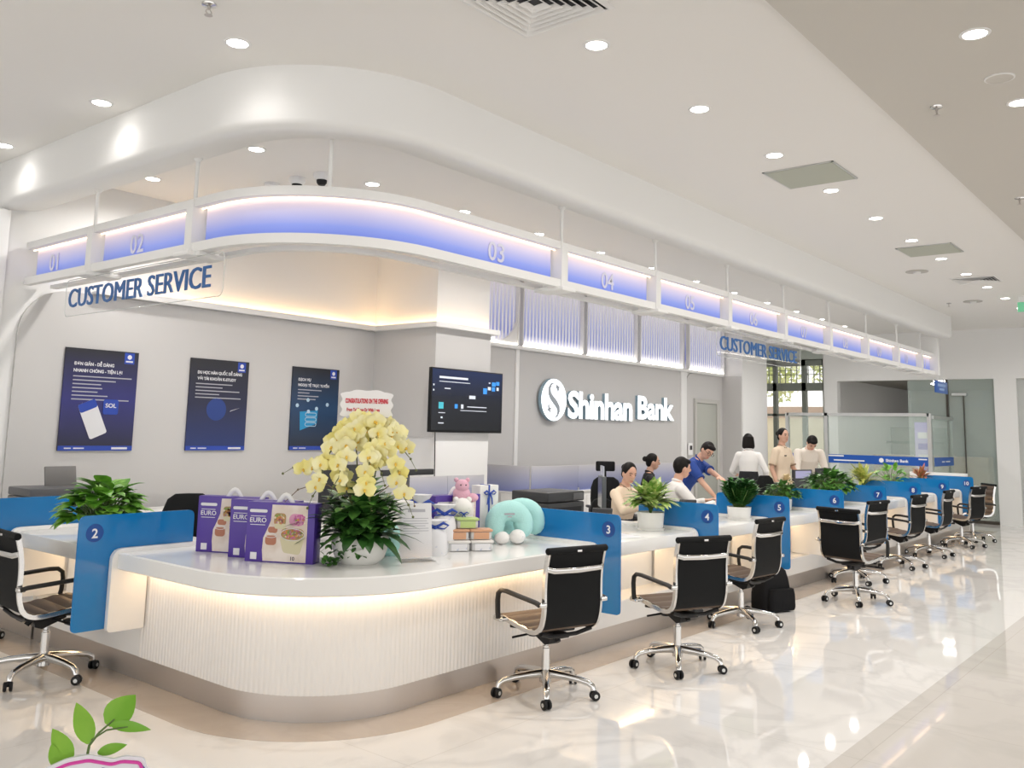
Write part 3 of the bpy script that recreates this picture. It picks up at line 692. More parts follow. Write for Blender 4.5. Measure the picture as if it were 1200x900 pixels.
# added glowing panels, there to light the room beyond
for x, y in ((22.5, 5.5), (22.5, 4.0), (21.5, 5.2)):
    tl = tag(obj('room_fill_panel', MB().b2((x-.12, y-.12, 2.895), (x+.12, y+.12, 2.918)), M['lamp']), f'small square added light panel lighting the room beyond the far glass, at {"the glass office" if y > 5 and x > 22 else ("the door" if y < 5 else "the rear corner")}', 'ceiling light', 'added room light panels')

# ================================================================ outside the facade window
struct('ground_outside', MB().b2((22.6, 7.2, -.15), (45, 30, -.02)), mat('paving', (.45, .42, .36), .9))
t = thing('garden_wall', 'cream rendered wall with a pinkish coping outside the window', 'wall', (27, 7.5, -.02))
obj('wall_render', MB().b2((0, 0, 0), (.3, 12, 2.2)), mat('cream_render', (.86, .77, .56), .8), t); obj('coping', MB().b2((-.05, 0, 2.2), (.4, 12, 2.55)), mat('pink_coping', (.66, .50, .40), .8), t)
def leafball(mb, c, r, n, size, rng):
    for k in range(n):
        d = V((rng.gauss(0, 1), rng.gauss(0, 1), rng.gauss(0, 1))).normalized(); p = V(c)+d*r*(rng.random()**.35); a = V((rng.gauss(0, 1), rng.gauss(0, 1), rng.gauss(0, 1))).normalized(); b = a.cross(d).normalized() if a.cross(d).length > .01 else X_
        s = size*rng.uniform(.7, 1.3); mb.add([p-a*s, p+b*s*.4, p+a*s, p-b*s*.4], [[0, 1, 2, 3]])
rng = random.Random(3)
m_leaf = mat('tree_leaf', (.52, .60, .24), .6, noise=(2, (.75, .76, .45), .4, .6)); m_bark = mat('bark', (.16, .11, .07), .9)
for i, (x, y, h) in enumerate(((30, 10.0, 4.6), (31, 14.2, 5.0), (30.5, 18.4, 4.8))):
    t = thing('tree', f'leafy green tree outside the window, {("right", "middle", "left")[i]} of three behind the cream wall', 'tree', (x, y, -.02)); cr = MB()
    for q in range(9): leafball(cr, (rng.uniform(-1, 1), rng.uniform(-1.2, 1.2), h+rng.uniform(-1.4, .8)), .95, 160, .14, rng)
    obj('crown', cr, m_leaf, t, 0); obj('trunk', MB().tube([(0, 0, 0), (.05, 0, 2), (0, .1, h)], [.16, .12, .05], 8), m_bark, t)
# ================================================================ office chairs
def sling():
    """side profile (y, z) of seat and back, front edge first."""
    P = [(.245, .432), (.225, .446), (.15, .448), (.05, .434), (-.05, .421), (-.13, .415), (-.185, .425), (-.222, .455), (-.243, .51), (-.252, .58), (-.251, .66), (-.254, .74), (-.266, .82), (-.284, .892)]
    out = []
    for i in range(len(P)-1):
        p0, p1, p2, p3 = (V(P[max(0, min(len(P)-1, i+k))]) for k in (-1, 0, 1, 2))
        for k in range(4):
            t = k/4; out.append(.5*((2*p1)+(p2-p0)*t+(2*p0-5*p1+4*p2-p3)*t*t+(3*p1-p0-3*p2+p3)*t**3))
    out.append(V(P[-1])); return out
def offset(P, d):
    o = []
    for i, p in enumerate(P):
        t = (P[min(i+1, len(P)-1)]-P[max(i-1, 0)]).normalized(); n = V((t.y, -t.x)); o.append(p-n*d*-1 if False else p+V((-n.x, -n.y))*-d)
    return o
def make_chair(lab):
    t = thing('office_chair', lab, 'office chair', (0, 0, 0), 0, 'black and chrome visitor chairs')
    P = sling(); N = len(P); hw = .212
    def norm(i): d = (P[min(i+1, N-1)]-P[max(i-1, 0)]).normalized(); return V((-d.y, d.x))*-1   # towards the sitter: up on the seat, forward on the back
    def band(i0, i1, da, db, w, rib=0.):
        rg = []
        for i in range(i0, i1+1):
            n = norm(i); r = rib*abs(sin(i*pi/4)) if rib else 0
            a = P[i]+n*(da+r); b = P[i]+n*db
            rg.append([(-w, a.x, a.y), (w, a.x, a.y), (w, b.x, b.y), (-w, b.x, b.y)])
        return MB().rings(rg)
    br = 29
    obj('seat', band(0, br, .006, -.004, hw, .011), M['brown'], t, 30)
    obj('backrest', band(br, N-1, .006, .0, hw, .011), M['brown'], t, 30)
    obj('back_panel', band(br-2, N-1, -.001, -.008, hw-.004), M['blackmesh'], t)
    for s in (-1, 1):
        rg = []
        for i in range(0, N):
            n = norm(i); a = P[i]+n*.013; b = P[i]-n*.014; x0, x1 = s*(hw-.004), s*(hw+.012)
            rg.append([(x0, a.x, a.y), (x1, a.x, a.y), (x1, b.x, b.y), (x0, b.x, b.y)])
        obj('side_rail', MB().rings(rg), M['chrome'], t, 50)
        arm = [(-.262, .590), (-.22, .600), (-.05, .612), (.08, .622), (.135, .620), (.165, .598), (.172, .555), (.168, .485), (.160, .446)]
        a = obj('armrest', MB().tube([(s*.252, y, z) for y, z in arm], .014, 10, (1.0, 1.25)), M['rubber'], t, 60)
        obj('arm_clip', MB().box((s*.235, -.252, .590), (.05, .045, .026), .006), M['chrome'], a); obj('arm_clip', MB().box((s*.235, .160, .440), (.05, .05, .022), .006), M['chrome'], a)
    obj('top_roll', MB().lathe([(.001, -.232), (.016, -.232), (.021, -.225), (.021, .225), (.016, .232), (.001, .232)], (0, -.290, .900), 16, Matrix(((0, 0, 1), (1, 0, 0), (0, 1, 0)))), M['blackmesh'], t)
    cb = [(-.216, -.278, .795), (-.18, -.298, .785), (0, -.304, .781), (.18, -.298, .785), (.216, -.278, .795)]
    obj('cross_bar', MB().tube(cb, .016, 10, (1.0, .4), (0, 0, 1)), M['chrome'], t, 60)
    obj('maker_plate', MB().b2((-.018, -.314, .888), (.018, -.308, .902), .002), M['chrome'], t)
    obj('front_bar', MB().cyl((-.225, .243, .430), (.225, .243, .430), .011, 10), M['chrome'], t)
    mech = MB().tube([(-.19, -.19, .452), (-.10, -.17, .425), (.10, -.17, .425), (.20, -.19, .452)], .013, 8).tube([(-.20, .10, .452), (-.09, .08, .43), (.09, .08, .43), (.20, .10, .452)], .012, 8)
    mech.box((0, -.04, .418), (.10, .26, .03), .008).rings([[(-.045, .10, .425), (.045, .10, .425), (.045, .10, .40), (-.045, .10, .40)], [(-.045, -.04, .42), (.045, -.04, .42), (.04, -.04, .345), (-.04, -.04, .345)], [(-.04, -.10, .42), (.04, -.10, .42), (.04, -.08, .36), (-.04, -.08, .36)]])
    mech.tube([(0.04, .02, .40), (.22, .05, .395)], .007, 8).tube([(.18, .045, .396), (.27, .06, .392)], .011, 8).tube([(-.04, .06, .40), (-.20, .08, .385)], .007, 8).tube([(0, -.1, .40), (.0, -.12, .375)], .018, 8).lathe([(.001, -.02), (.032, -.02), (.032, -.005), (.001, 0)], (0, .13, .385), 12)
    mech.v = [(x, y, z-.042) for x, y, z in mech.v]
    obj('tilt_mechanism', mech, M['black'], t)
    obj('gas_lift', MB().lathe([(.014, .33), (.014, .29), (.020, .288), (.020, .278), (.026, .276), (.026, .13), (.034, .125), (.036, .075), (.001, .072)], n=18), M['chrome'], t)
    sb = MB()
    for k in range(5):
        a = 2*pi*k/5+.3; d = V((cos(a), sin(a), 0)); sb.tube([d*.02+Z_*.125, d*.10+Z_*.122, d*.20+Z_*.112, d*.27+Z_*.098, d*.298+Z_*.080, d*.302+Z_*.058], [.028, .024, .020, .018, .018, .017], 10, (1.0, 1.1))
        w = MB(); p = d*.312; side = V((-sin(a+.6), cos(a+.6), 0)); hd = V((cos(a+.6), sin(a+.6), 0))
        for s in (-1, 1):
            Rm = Matrix((hd, Z_, side)).transposed(); w.lathe([(.001, -.010), (.022, -.010), (.028, -.006), (.028, .006), (.022, .010), (.001, .010)], p+side*(.016*s)+Z_*.028, 16, Rm)
        w.box(p+Z_*.042, (.022, .022, .03), .004)
        c = obj('caster', w, M['black'], t)
        h = MB()
        for s in (-1, 1): h.lathe([(.012, 0), (.001, .0)], p+side*(.0265*s)+Z_*.028, 12, Matrix((hd, Z_, side*s)).transposed() if s > 0 else Matrix((-hd, Z_, -side)).transposed())
        obj('hub_cap', h, M['alu'], c)
    obj('star_base', sb, M['chrome'], t, 60)
    return t
CH = [('chrome and black office chair with brown ribbed seat in front of screen 3', 4.59, 3.43, 75), ('chrome and black office chair in front of screen 4, back to the camera', 5.74, 3.15, 67),
      ('chrome and black office chair beside the black bag at screen 5', 7.36, 3.43, 84), ('chrome and black office chair turned away to the right in front of screen 6', 9.22, 3.08, -12),
      ('chrome and black office chair half behind the turned chair at screen 7', 10.5, 3.50, 79), ('chrome and black office chair in front of screen 8', 12.1, 3.50, 82),
      ('chrome and black office chair in front of screen 9', 13.6, 3.52, 88), ('chrome and black office chair in front of screen 10', 15.2, 3.46, 76),
      ('farthest chrome and black office chair, turned sideways near the far wall', 16.2, 3.52, 128), ('chrome office chair with brown seat between screens 1 and 2 at the left edge', 2.68, 5.93, -4),
      ('office chair before screen 1, cut off at the left edge so that only casters show', 2.60, 7.22, -8)]
ch0 = None
for lab, x, y, a in CH:
    rz = radians(a-90)
    if ch0 is None: ch0 = make_chair(lab); ch0.location = (x, y, 0); ch0.rotation_euler = (0, 0, rz)
    else: dup(ch0, (x, y, 0), rz, lab)
# ================================================================ plants
def leaf(mb, base, d, L, W, bend=.5, up=Z_, fold=.15, n=5, tip=.9):
    """one blade: starts at base in direction d, bends down; a strip with a raised keel."""
    d = V(d).normalized(); side = d.cross(V(up)); side = side.normalized() if side.length > 1e-3 else X_
    nrm = side.cross(d); p = V(base); rows = []
    for i in range(n+1):
        t = i/n; w = W*.5*(sin(pi*min(1, t**.8*tip+.06))**.9 if i < n else .02)
        rows.append([p-side*w+nrm*w*fold, p.copy(), p+side*w+nrm*w*fold])
        dd = (d*cos(bend*t)-nrm*sin(bend*t)); p = p+dd*(L/n)
    mb.rings(rows, False, False)
m_pot = mat('white_ceramic', (.80, .79, .76), .25); m_soil = mat('potting_soil', (.05, .035, .025), .9); m_stem = mat('green_stem', (.10, .17, .04), .5)
def leafmat(n, a, b, sc=14): return mat(n, a, .38, noise=(sc, b, .42, .6))
def pot_plant(name, lab, cat, loc, potr, poth, kind, m, R, H, n, LL, WW, seed, saucer=False):
    t = thing(name, lab, cat, loc); rg = random.Random(seed)
    obj('pot', MB().lathe([(.001, 0), (potr*.86, 0), (potr*.9, .01), (potr, poth), (potr*.93, poth), (potr*.9, poth-.02), (.001, poth-.02)], n=28), m_pot, t)
    obj('soil', MB().lathe([(potr*.91, poth-.018), (.001, poth-.012)], n=20), m_soil, t)
    if saucer: obj('saucer', MB().lathe([(.001, .0), (potr*.98, .0), (potr*1.04, .018), (potr*.99, .018), (potr*.9, .004)], n=28), m_pot, t)
    fo = MB(); st = MB()
    for k in range(n):
        a = rg.uniform(0, 2*pi); q = rg.random()**.6
        if kind == 'rosette':      # long variegated leaves arching out from a crown
            el = radians(85-75*q); b = V((cos(a)*.02, sin(a)*.02, poth+.03+H*.28*rg.random())); d = V((cos(a)*cos(el), sin(a)*cos(el), sin(el)))
            st.tube([(0, 0, poth-.02), b], .005, 5)
            p = b+d*R*.25; st.tube([b, p], .004, 5); leaf(fo, p, d, LL*rg.uniform(.8, 1.15), WW*rg.uniform(.8, 1.1), .9*q+.2)
        elif kind == 'zz':         # upright stems with paired glossy leaflets
            el = radians(rg.uniform(48, 88)); d = V((cos(a)*cos(el), sin(a)*cos(el), sin(el))); b = V((cos(a)*potr*.3, sin(a)*potr*.3, poth-.02)); L = H*rg.uniform(.7, 1.05)
            st.tube([b, b+d*L*.5, b+d*L+V((cos(a), sin(a), 0))*.03], [.006, .005, .003], 5)
            for j in range(7):
                for s in (-1, 1):
                    pp = b+d*L*(.25+.75*j/6); dd = (d*.55+d.cross(V((cos(a), sin(a), .2))).normalized()*s*.8+V((cos(a), sin(a), 0))*.2); leaf(fo, pp, dd, LL, WW, .3, n=3)
        else:                      # bush of broad leaves on thin stems
            el = radians(80-70*q); d = V((cos(a)*cos(el), sin(a)*cos(el), sin(el))); b = V((cos(a)*potr*.4*q, sin(a)*potr*.4*q, poth-.01)); tip = b+V((d.x*R*.8, d.y*R*.8, max(.02, d.z)*H*.85))
            st.tube([b, (b+tip)/2+Z_*.02, tip], [.004, .003, .0025], 5)
            leaf(fo, tip, V((d.x, d.y, d.z*.3-.1))+V((rg.uniform(-.4, .4), rg.uniform(-.4, .4), rg.uniform(-.2, .5))), LL*rg.uniform(.75, 1.2), WW*rg.uniform(.8, 1.15), .8, fold=.25, n=4)
    fo.v = [(x, y, max(z, .012)) for x, y, z in fo.v]
    obj('foliage', fo, m, t, 60); obj('stems', st, m_stem, t, 60); return t
lm_pothos = leafmat('pothos_leaf', (.10, .30, .025), (.22, .48, .06)); lm_dief = leafmat('variegated_leaf', (.16, .33, .05), (.60, .66, .27), 30); lm_zz = leafmat('dark_glossy_leaf', (.02, .10, .018), (.05, .18, .03)); lm_fern = leafmat('mid_green_leaf', (.04, .15, .02), (.12, .28, .05)); lm_yel = leafmat('yellow_green_leaf', (.28, .36, .06), (.58, .55, .15), 24)
pot_plant('potted_plant', 'bushy bright green plant rising behind blue screen 2', 'potted plant', (2.90, 5.78, .80), .10, .14, 'bush', lm_pothos, .17, .30, 150, .145, .10, 1)
pot_plant('potted_plant', 'variegated yellow-green plant in a white pot in front of screen 4', 'potted plant', (6.70, 3.93, .80), .115, .145, 'rosette', lm_dief, .15, .24, 110, .20, .075, 2, True)
pot_plant('potted_plant', 'dark glossy upright plant in a white bowl in front of screen 5', 'potted plant', (8.22, 3.84, .80), .115, .12, 'zz', lm_zz, .14, .25, 60, .085, .042, 3, True)
t = pot_plant('potted_plant', 'small dark plant with a pale flower head between screens 5 and 6', 'potted plant', (9.72, 4.02, .80), .10, .12, 'bush', lm_fern, .13, .20, 150, .09, .05, 4)
fl = MB(); rg = random.Random(5)
for k in range(60):
    a = rg.uniform(0, 2*pi); e = rg.uniform(-.2, 1.4); d = V((cos(a)*cos(e), sin(a)*cos(e), sin(e))); leaf(fl, V((.06, -.02, .31))+d*.02, d, .07, .045, .5)
obj('flower_head', fl, mat('cream_pink_petal', (.75, .62, .40), .5), t, 60)
pot_plant('potted_plant', 'spreading dark green plant in a white pot between screens 6 and 7', 'potted plant', (11.05, 3.98, .80), .115, .17, 'bush', lm_fern, .24, .24, 170, .13, .085, 6)
pot_plant('potted_plant', 'pale yellow-green rosette plant between screens 7 and 8', 'potted plant', (12.75, 4.12, .80), .11, .14, 'rosette', lm_yel, .16, .24, 55, .24, .06, 7)
pot_plant('potted_plant', 'small light green leafy plant between screens 8 and 9', 'potted plant', (14.25, 4.2, .80), .10, .14, 'bush', lm_pothos, .22, .28, 40, .14, .08, 8)
pot_plant('potted_plant', 'low plant with coral red leaves behind screens 9 and 10', 'potted plant', (15.9, 4.2, .80), .11, .12, 'rosette', mat('coral_leaf', (.55, .16, .10), .5, noise=(20, (.40, .30, .12), .4, .6)), .15, .12, 50, .20, .05, 9)

# ---- the yellow orchid arrangement
def orchid():
    t = thing('orchid_arrangement', 'large yellow orchid arrangement in a white ceramic bowl on the counter corner', 'flowers', (3.66, 4.13, .80)); rg = random.Random(11)
    obj('pot', MB().lathe([(.001, 0), (.11, 0), (.145, .03), (.165, .09), (.168, .15), (.158, .165), (.150, .155), (.001, .15)], n=32), m_pot, t)
    right = V((.631, -.775, 0)); fw = V((.775, .631, 0))
    lv = MB()
    for k in range(60):
        a = rg.uniform(0, 2*pi); el = radians(rg.uniform(5, 80)); d = V((cos(a)*cos(el), sin(a)*cos(el), sin(el)))
        leaf(lv, V((cos(a)*.05, sin(a)*.05, .15)), d, rg.uniform(.20, .36), rg.uniform(.07, .10), rg.uniform(.7, 1.5), n=6)
    for s, el, L in ((-1, .55, .42), (-.9, .2, .36), (1, .1, .30), (.85, -.2, .30), (.7, .5, .34)):
        leaf(lv, V((0, 0, .17))+right*.05*s, right*s-fw*.35+Z_*el, L, .085, .9, n=6)
    lv.v = [(x, y, max(z, .006)) for x, y, z in lv.v]
    obj('orchid_leaves', lv, leafmat('orchid_leaf', (.012, .060, .010), (.03, .11, .018), 8), t, 60)
    iv = MB(); 
    for k in range(150):
        s = rg.uniform(-1, .6); p = V((0, 0, .17))+right*(.10*s)-fw*rg.uniform(.05, .17)+Z_*rg.uniform(-.12, .10); a = rg.uniform(0, 2*pi)
        leaf(iv, p, V((cos(a), sin(a), rg.uniform(-.8, .2))), .04, .032, .5, n=3)
    for k in range(36):
        p = V((0, 0, .06))+right*(-.15+.03*rg.gauss(0, 1))-fw*(.13+rg.uniform(0, .05))+Z_*rg.uniform(-.05, .09); a = rg.uniform(0, 2*pi); leaf(iv, p, V((cos(a), sin(a), -.5)), .04, .032, .5, n=3)
    fill = random.Random(4)
    for k in range(230):
        a = fill.uniform(0, 2*pi); q = fill.random()**.5; p = V((cos(a)*.17*q, sin(a)*.17*q, .17+.33*fill.random()*(1-q*.5))); leaf(iv, p, V((cos(a), sin(a), fill.uniform(-.3, 1))), .11, .075, .6, n=3)
    iv.v = [(x, y, max(z, .004)) for x, y, z in iv.v]
    obj('ivy', iv, leafmat('ivy_leaf', (.03, .11, .018), (.09, .23, .04), 20), t, 60)
    m_pet = mat('yellow_petal', (.90, .82, .30), .5, noise=(9, (.92, .88, .55), .40, .62)); m_lip = mat('yellow_lip', (.78, .50, .06), .5); m_sp = mat('orchid_stem', (.13, .15, .05), .5)
    # arching sprays: base, apex, end (in right / height / forward), number of blooms
    sprays = [(-.10, .52, -.34, .56, -.05, 9, .40), (-.16, .66, -.24, .44, -.12, 8, .35), (-.05, .76, -.12, .50, -.14, 12, .40), (.02, .82, -.18, .70, .06, 12, .4),
              (.05, .83, .10, .58, -.10, 8, .5), (.10, .80, .24, .66, .02, 12, .4), (.12, .70, .26, .40, -.10, 9, .35), (.06, .64, .05, .44, -.16, 7, .4), (.0, .78, .16, .74, .10, 8, .5)]
    stem = MB(); nb = 0
    for ax, az, ex, ez, ef, n, t0 in sprays:
        P = [V((0, 0, .16)), right*ax*.5+Z_*az*.62+fw*ef*.2, right*ax+Z_*az+fw*ef*.5, right*(ax*.4+ex*.6)+Z_*(az*.55+ez*.45+.03)+fw*ef*.8, right*ex+Z_*ez+fw*ef]
        C = []
        for i in range(len(P)-1):
            p0, p1, p2, p3 = (P[max(0, min(len(P)-1, i+k))] for k in (-1, 0, 1, 2))
            for k in range(5): q = k/5; C.append(.5*((2*p1)+(p2-p0)*q+(2*p0-5*p1+4*p2-p3)*q*q+(3*p1-p0-3*p2+p3)*q**3))
        C.append(P[-1]); stem.tube(C, [.0045]*(len(C)-6)+[.0035]*3+[.0025]*3, 6)
        e = C[-1]; dr = (C[-1]-C[-3]).normalized()
        tail = [e, e+dr*.05+right*.02*(1 if ex > 0 else -1), e+dr*.09-Z_*.03+right*.04*(1 if ex > 0 else -1)]; stem.tube(tail, [.003, .0025, .001], 5)
        for q in tail[1:]: stem.ball(q, .008, 8, 6)
        for j in range(n):
            c = C[int((t0+(1-t0)*j/(n-1))*(len(C)-1))]+right*rg.uniform(-.025, .025)-fw*rg.uniform(.0, .04)+Z_*rg.uniform(-.02, .025)
            look = (-fw+right*rg.uniform(-.7, .7)+Z_*rg.uniform(-.5, .25)).normalized(); su = (Z_-look*look.z).normalized(); sr = su.cross(look)
            b = MB(); s = rg.uniform(1.05, 1.35)
            for ang, L, W in ((90, .047, .036), (210, .045, .034), (330, .045, .034), (12, .050, .056), (168, .050, .056)):
                a = radians(ang+rg.uniform(-8, 8)); d = sr*cos(a)+su*sin(a); leaf(b, c+d*.004, d+look*.25, L*s, W*s, .55, up=look, fold=.1, n=4, tip=.86)
            f = obj('bloom', b, m_pet, t, 70); nb += 1
            obj('lip', MB().ball(c+look*.008-su*.004, (.007, .007, .009), 8, 6).ball(c+look*.016-su*.010, (.006, .006, .005), 8, 6), m_lip, f)
    obj('spray_stems', stem, m_sp, t, 60)
    tw = MB()
    for a_, b_, c_ in (((-.20, .45), (-.38, .42), (-.52, .28)), ((-.18, .30), (-.32, .22), (-.46, .10)), ((.22, .50), (.30, .42), (.32, .34))):
        pts = [right*p[0]+Z_*p[1]-fw*.03 for p in (a_, ((a_[0]+b_[0])/2, (a_[1]+b_[1])/2+.015), b_, c_)]; tw.tube([V((0, 0, .2))+right*a_[0]*.3+Z_*(a_[1]-.2)*.6]+pts, [.003, .0035, .0035, .003, .0015], 5)
        for p in pts[1:]: tw.ball(p, .007, 7, 5)
    obj('bare_twigs', tw, mat('twig_brown', (.20, .15, .09), .7), t, 60)
orchid()
# greeting card on a stick, standing in the arrangement
t = thing('greeting_card', 'white scalloped greeting card with red lettering above the yellow orchids', 'card', (3.70, 4.17, .96))
rt = V((.70, -.714, 0)); nn = V((-.714, -.70, 0))
sc_ = []
for k in range(72):
    a = 2*pi*k/72; r = 1+.045*cos(10*a); x = .155*max(-1, min(1, 1.25*cos(a)))*r; z = .078*max(-1, min(1, 1.35*sin(a)))*r; sc_.append((x, z+.775+.012*max(0, cos(2*(a-pi/2)))))
cd = obj('card_face', MB().prism(sc_, (0, 0, 0), rt, Z_, nn, .004), mat('card_white', (.84, .83, .84), .5), t)
mb = text_mb('CONGRATULATIONS ON THE OPENING', nn*.0045+Z_*.785, rt, Z_, h=.028, w=.26, ext=.001, bold=.05, align='C', n=nn)
text_mb('From Tai Thang Dr With Love', nn*.0045+Z_*.735-rt*.02, rt, Z_, h=.020, w=.20, ext=.001, bold=.04, align='C', n=nn, mb=mb)
obj('lettering', mb, mat('red_print', (.60, .03, .06), .5), cd); obj('stick', MB().cyl((0, 0, 0), (0, 0, .72), .004, 8), mat('stick', (.6, .55, .5), .6), t)

# ================================================================ boxed container sets (purple EURO boxes)
m_pur = mat('purple_print', (.075, .035, .29), .3); m_pho = mat('food_photo_ground', (.62, .52, .44), .35, noise=(7, (.75, .68, .62), .4, .6)); m_hd = mat('white_handle', (.82, .82, .80), .35)
m_bowl = mat('photo_bowl', (.60, .55, .36), .4); m_food = mat('photo_food', (.48, .20, .09), .5, noise=(60, (.30, .28, .10), .4, .6)); m_oni = mat('photo_pink', (.62, .28, .42), .5); m_cup = mat('photo_cup', (.42, .17, .10), .5)
m_chips = [mat('print_green', (.18, .30, .06), .4), mat('print_orange', (.62, .26, .06), .4), mat('print_cream', (.76, .66, .48), .4), mat('print_brown', (.28, .13, .06), .4), mat('print_magenta', (.52, .12, .32), .4)]
def euro_box(lab, loc, rz):
    t = thing('container_box', lab, 'gift box', loc, rz, 'purple container boxes'); w, d, h = .43, .10, .345
    obj('carton', MB().b2((0, 0, 0), (w, d, h), .003), m_pur, t); f = -.0006
    ph = obj('photo_print', MB().prism([(.115, .008), (w-.045, .008), (w-.045, h-.012), (.16, h-.012), (.155, .24), (.135, .19), (.112, .14), (.108, .07)], (0, 0, 0), X_, Z_, -Y_, .0008), m_pho, t)
    o = obj('food_pictures', MB().m(0).prism(rpoly([(.215, .15), (.24, .06), (.345, .05), (.375, .165)], .02), (0, f, 0), X_, Z_, -Y_, .0008).m(1).prism(rrect(.222, .135, .368, .20, .03), (0, f-.0004, 0), X_, Z_, -Y_, .0008).m(2).prism(rrect(.27, .215, .365, .285, .032), (0, f, 0), X_, Z_, -Y_, .0008)
            .m(3).prism(rrect(.125, .10, .195, .155, .02), (0, f, 0), X_, Z_, -Y_, .0008).m(3).prism(rrect(.14, .17, .20, .205, .015), (0, f, 0), X_, Z_, -Y_, .0008).m(1).prism(rrect(.175, .215, .25, .285, .02), (0, f, 0), X_, Z_, -Y_, .0008).m(0).prism(rrect(.18, .195, .25, .225, .01), (0, f-.0004, 0), X_, Z_, -Y_, .0008), [m_bowl, m_food, m_oni, m_cup], ph)
    rg = random.Random(21)
    for cx, cz, rx, rz_, n in ((.295, .17, .062, .026, 70), (.335, .25, .040, .030, 36), (.212, .252, .032, .026, 34)):
        ch = MB()
        for q in range(n):
            a = rg.uniform(0, 2*pi); r = rg.random()**.5; x, z = cx+rx*r*cos(a), cz+rz_*r*sin(a); s = rg.uniform(.004, .009); b = rg.uniform(0, 3)
            ch.m((4 if cx > .33 and rg.random() < .7 else rg.randrange(5))).prism([(x+s*cos(b+2*pi*e/5)*(1.4 if e % 2 else .8), z+s*sin(b+2*pi*e/5)) for e in range(5)], (0, f-.0009, 0), X_, Z_, -Y_, .0006)
        obj('salad_picture', ch, m_chips, ph, 0)
    obj('bowl_rim_picture', MB().tube([(.295+.074*cos(2*pi*q/30), f-.0012, .165+.034*sin(2*pi*q/30)) for q in range(31)], .0022, 5).tube([(.159+.036*cos(2*pi*q/30), f-.0012, .155+.012*sin(2*pi*q/30)) for q in range(31)], .0016, 5), m_pw, ph)
    obj('lettering', text_mb('EURO', (.022, -.0003, .228), X_, Z_, h=.028, w=.105, ext=.001, bold=.01, n=-Y_), m_pw, t)
    for r_ in (rrect(.018, .285, .130, .303, .008), rrect(.025, .262, .12, .2655, 0), rrect(.025, .212, .12, .2155, 0), rrect(.035, .015, .075, .055, 0)): obj('label_print', MB().prism(r_, (0, 0, 0), X_, Z_, -Y_, .001), m_pw, t)
    obj('count_number', text_mb('10', (.29, f-.0004, .018), X_, Z_, h=.022, ext=.0008, bold=.02, n=-Y_), mat('dark_print', (.06, .05, .08), .5), t)
    obj('handle', MB().tube([(.17+.10*(k/8), .05, h-.012+.055*sin(pi*k/8)) for k in range(9)], .009, 8, (1.6, .6)), m_hd, t)
    return t
euro = euro_box('purple EURO container box, frontmost of the three standing on the counter', (3.20, 4.62, .80), radians(-62))
d2 = dup(euro, (3.222, 4.825, .80), radians(-62), 'purple EURO container box, middle one of the three standing on the counter')
d3 = dup(euro, (3.21, 5.16, .80), radians(-62), 'purple EURO container box, rearmost of the three, next to blue screen 2')
GW = 'gift display'
dup(euro, (4.46, 4.29, .80), radians(-4), 'purple container box standing behind the wrapped gifts', None)

# ================================================================ brochure stand and gifts
t = thing('brochure_stand', 'clear stand holding a white printed notice beside the orchid bowl', 'brochure stand', (3.86, 3.98, .80), radians(-30))
obj('notice_sheet', MB().prism(rrect(0, .02, .20, .345, 0), (0, .03, 0), X_, V((0, .18, 1)).normalized(), V((0, -1, .18)).normalized(), .003), m_pw, t)
pm = MB()
for i, (a, b, c) in enumerate([(.05, .16, .29), (.02, .18, .25), (.02, .17, .235), (.02, .18, .22), (.02, .16, .205), (.02, .18, .19), (.02, .18, .175), (.02, .12, .16)]): pm.prism(rrect(a, c, b, c+(.018 if i == 0 else .004), 0), V((0, .03, 0))+V((0, -1, .18)).normalized()*.003, X_, V((0, .18, 1)).normalized(), V((0, -1, .18)).normalized(), .0008)
obj('print_lines', pm, m_ps, t)
obj('acrylic_holder', MB().prism(rrect(-.008, 0, .208, .12, .01), (0, .022, .0), X_, V((0, .18, 1)).normalized(), V((0, -1, .18)).normalized(), .004).b2((-.008, -.04, 0), (.208, .12, .006)), M['clear'], t)
m_bag = mat('white_gift_paper', (.74, .74, .76), .45, noise=(26, (.50, .54, .66), .62, .72)); m_rib_b = mat('blue_ribbon', (.012, .055, .36), .35); m_teal = mat('aqua_plush', (.42, .73, .70), .8, bump=(90, .3)); m_plw = mat('white_plush', (.82, .81, .79), .85, noise=(40, (.45, .45, .48), .66, .72)); m_pk = mat('pink_plush', (.72, .42, .52), .85, bump=(90, .3)); m_kraft = mat('white_carton', (.76, .74, .71), .5)
def bow(mb, c, s):
    c = V(c)
    for sx in (-1, 1):
        mb.tube([c, c+V((sx*.6, -.05, .35))*s, c+V((sx*1.0, -.05, .15))*s, c+V((sx*.7, -.02, -.1))*s, c], .12*s, 6, (1, .4)); mb.tube([c, c+V((sx*.35, -.03, -.6))*s, c+V((sx*.45, -.02, -1.3))*s], .10*s, 6, (1, .35))
    mb.ball(c, .16*s, 8, 6)
def gift_bag(lab, x, y, w, d, h, s, rz=-.7, ribz=None):
    t = thing('gift_bag', lab, 'gift bag', (x, y, .80), rz, GW); rg = random.Random(int(x*1000))
    rings = []
    for z, k in ((0, .92), (.02, 1), (h*.55, 1.0), (h*.72, .80), (h*.80, .50), (h*.86, .58), (h, .95)):
        rings.append([V((cos(2*pi*i/20)*w/2*k*(1+.06*sin(5*2*pi*i/20+z*40)), sin(2*pi*i/20)*d/2*k, z)) for i in range(20)])
    obj('wrapper', MB().rings(rings), m_bag, t, 60); mb = MB(); bow(mb, (0, -d/2*.55, h*.80), s*1.7); obj('ribbon_bow', mb, m_rib_b, t, 60)
gift_bag('small white wrapped gift with a dark blue bow beside the printed notice', 4.22, 4.06, .17, .13, .22, .05)
gift_bag('pale wrapped gift with a blue bow standing left of the container stack', 4.42, 4.17, .17, .13, .30, .05)
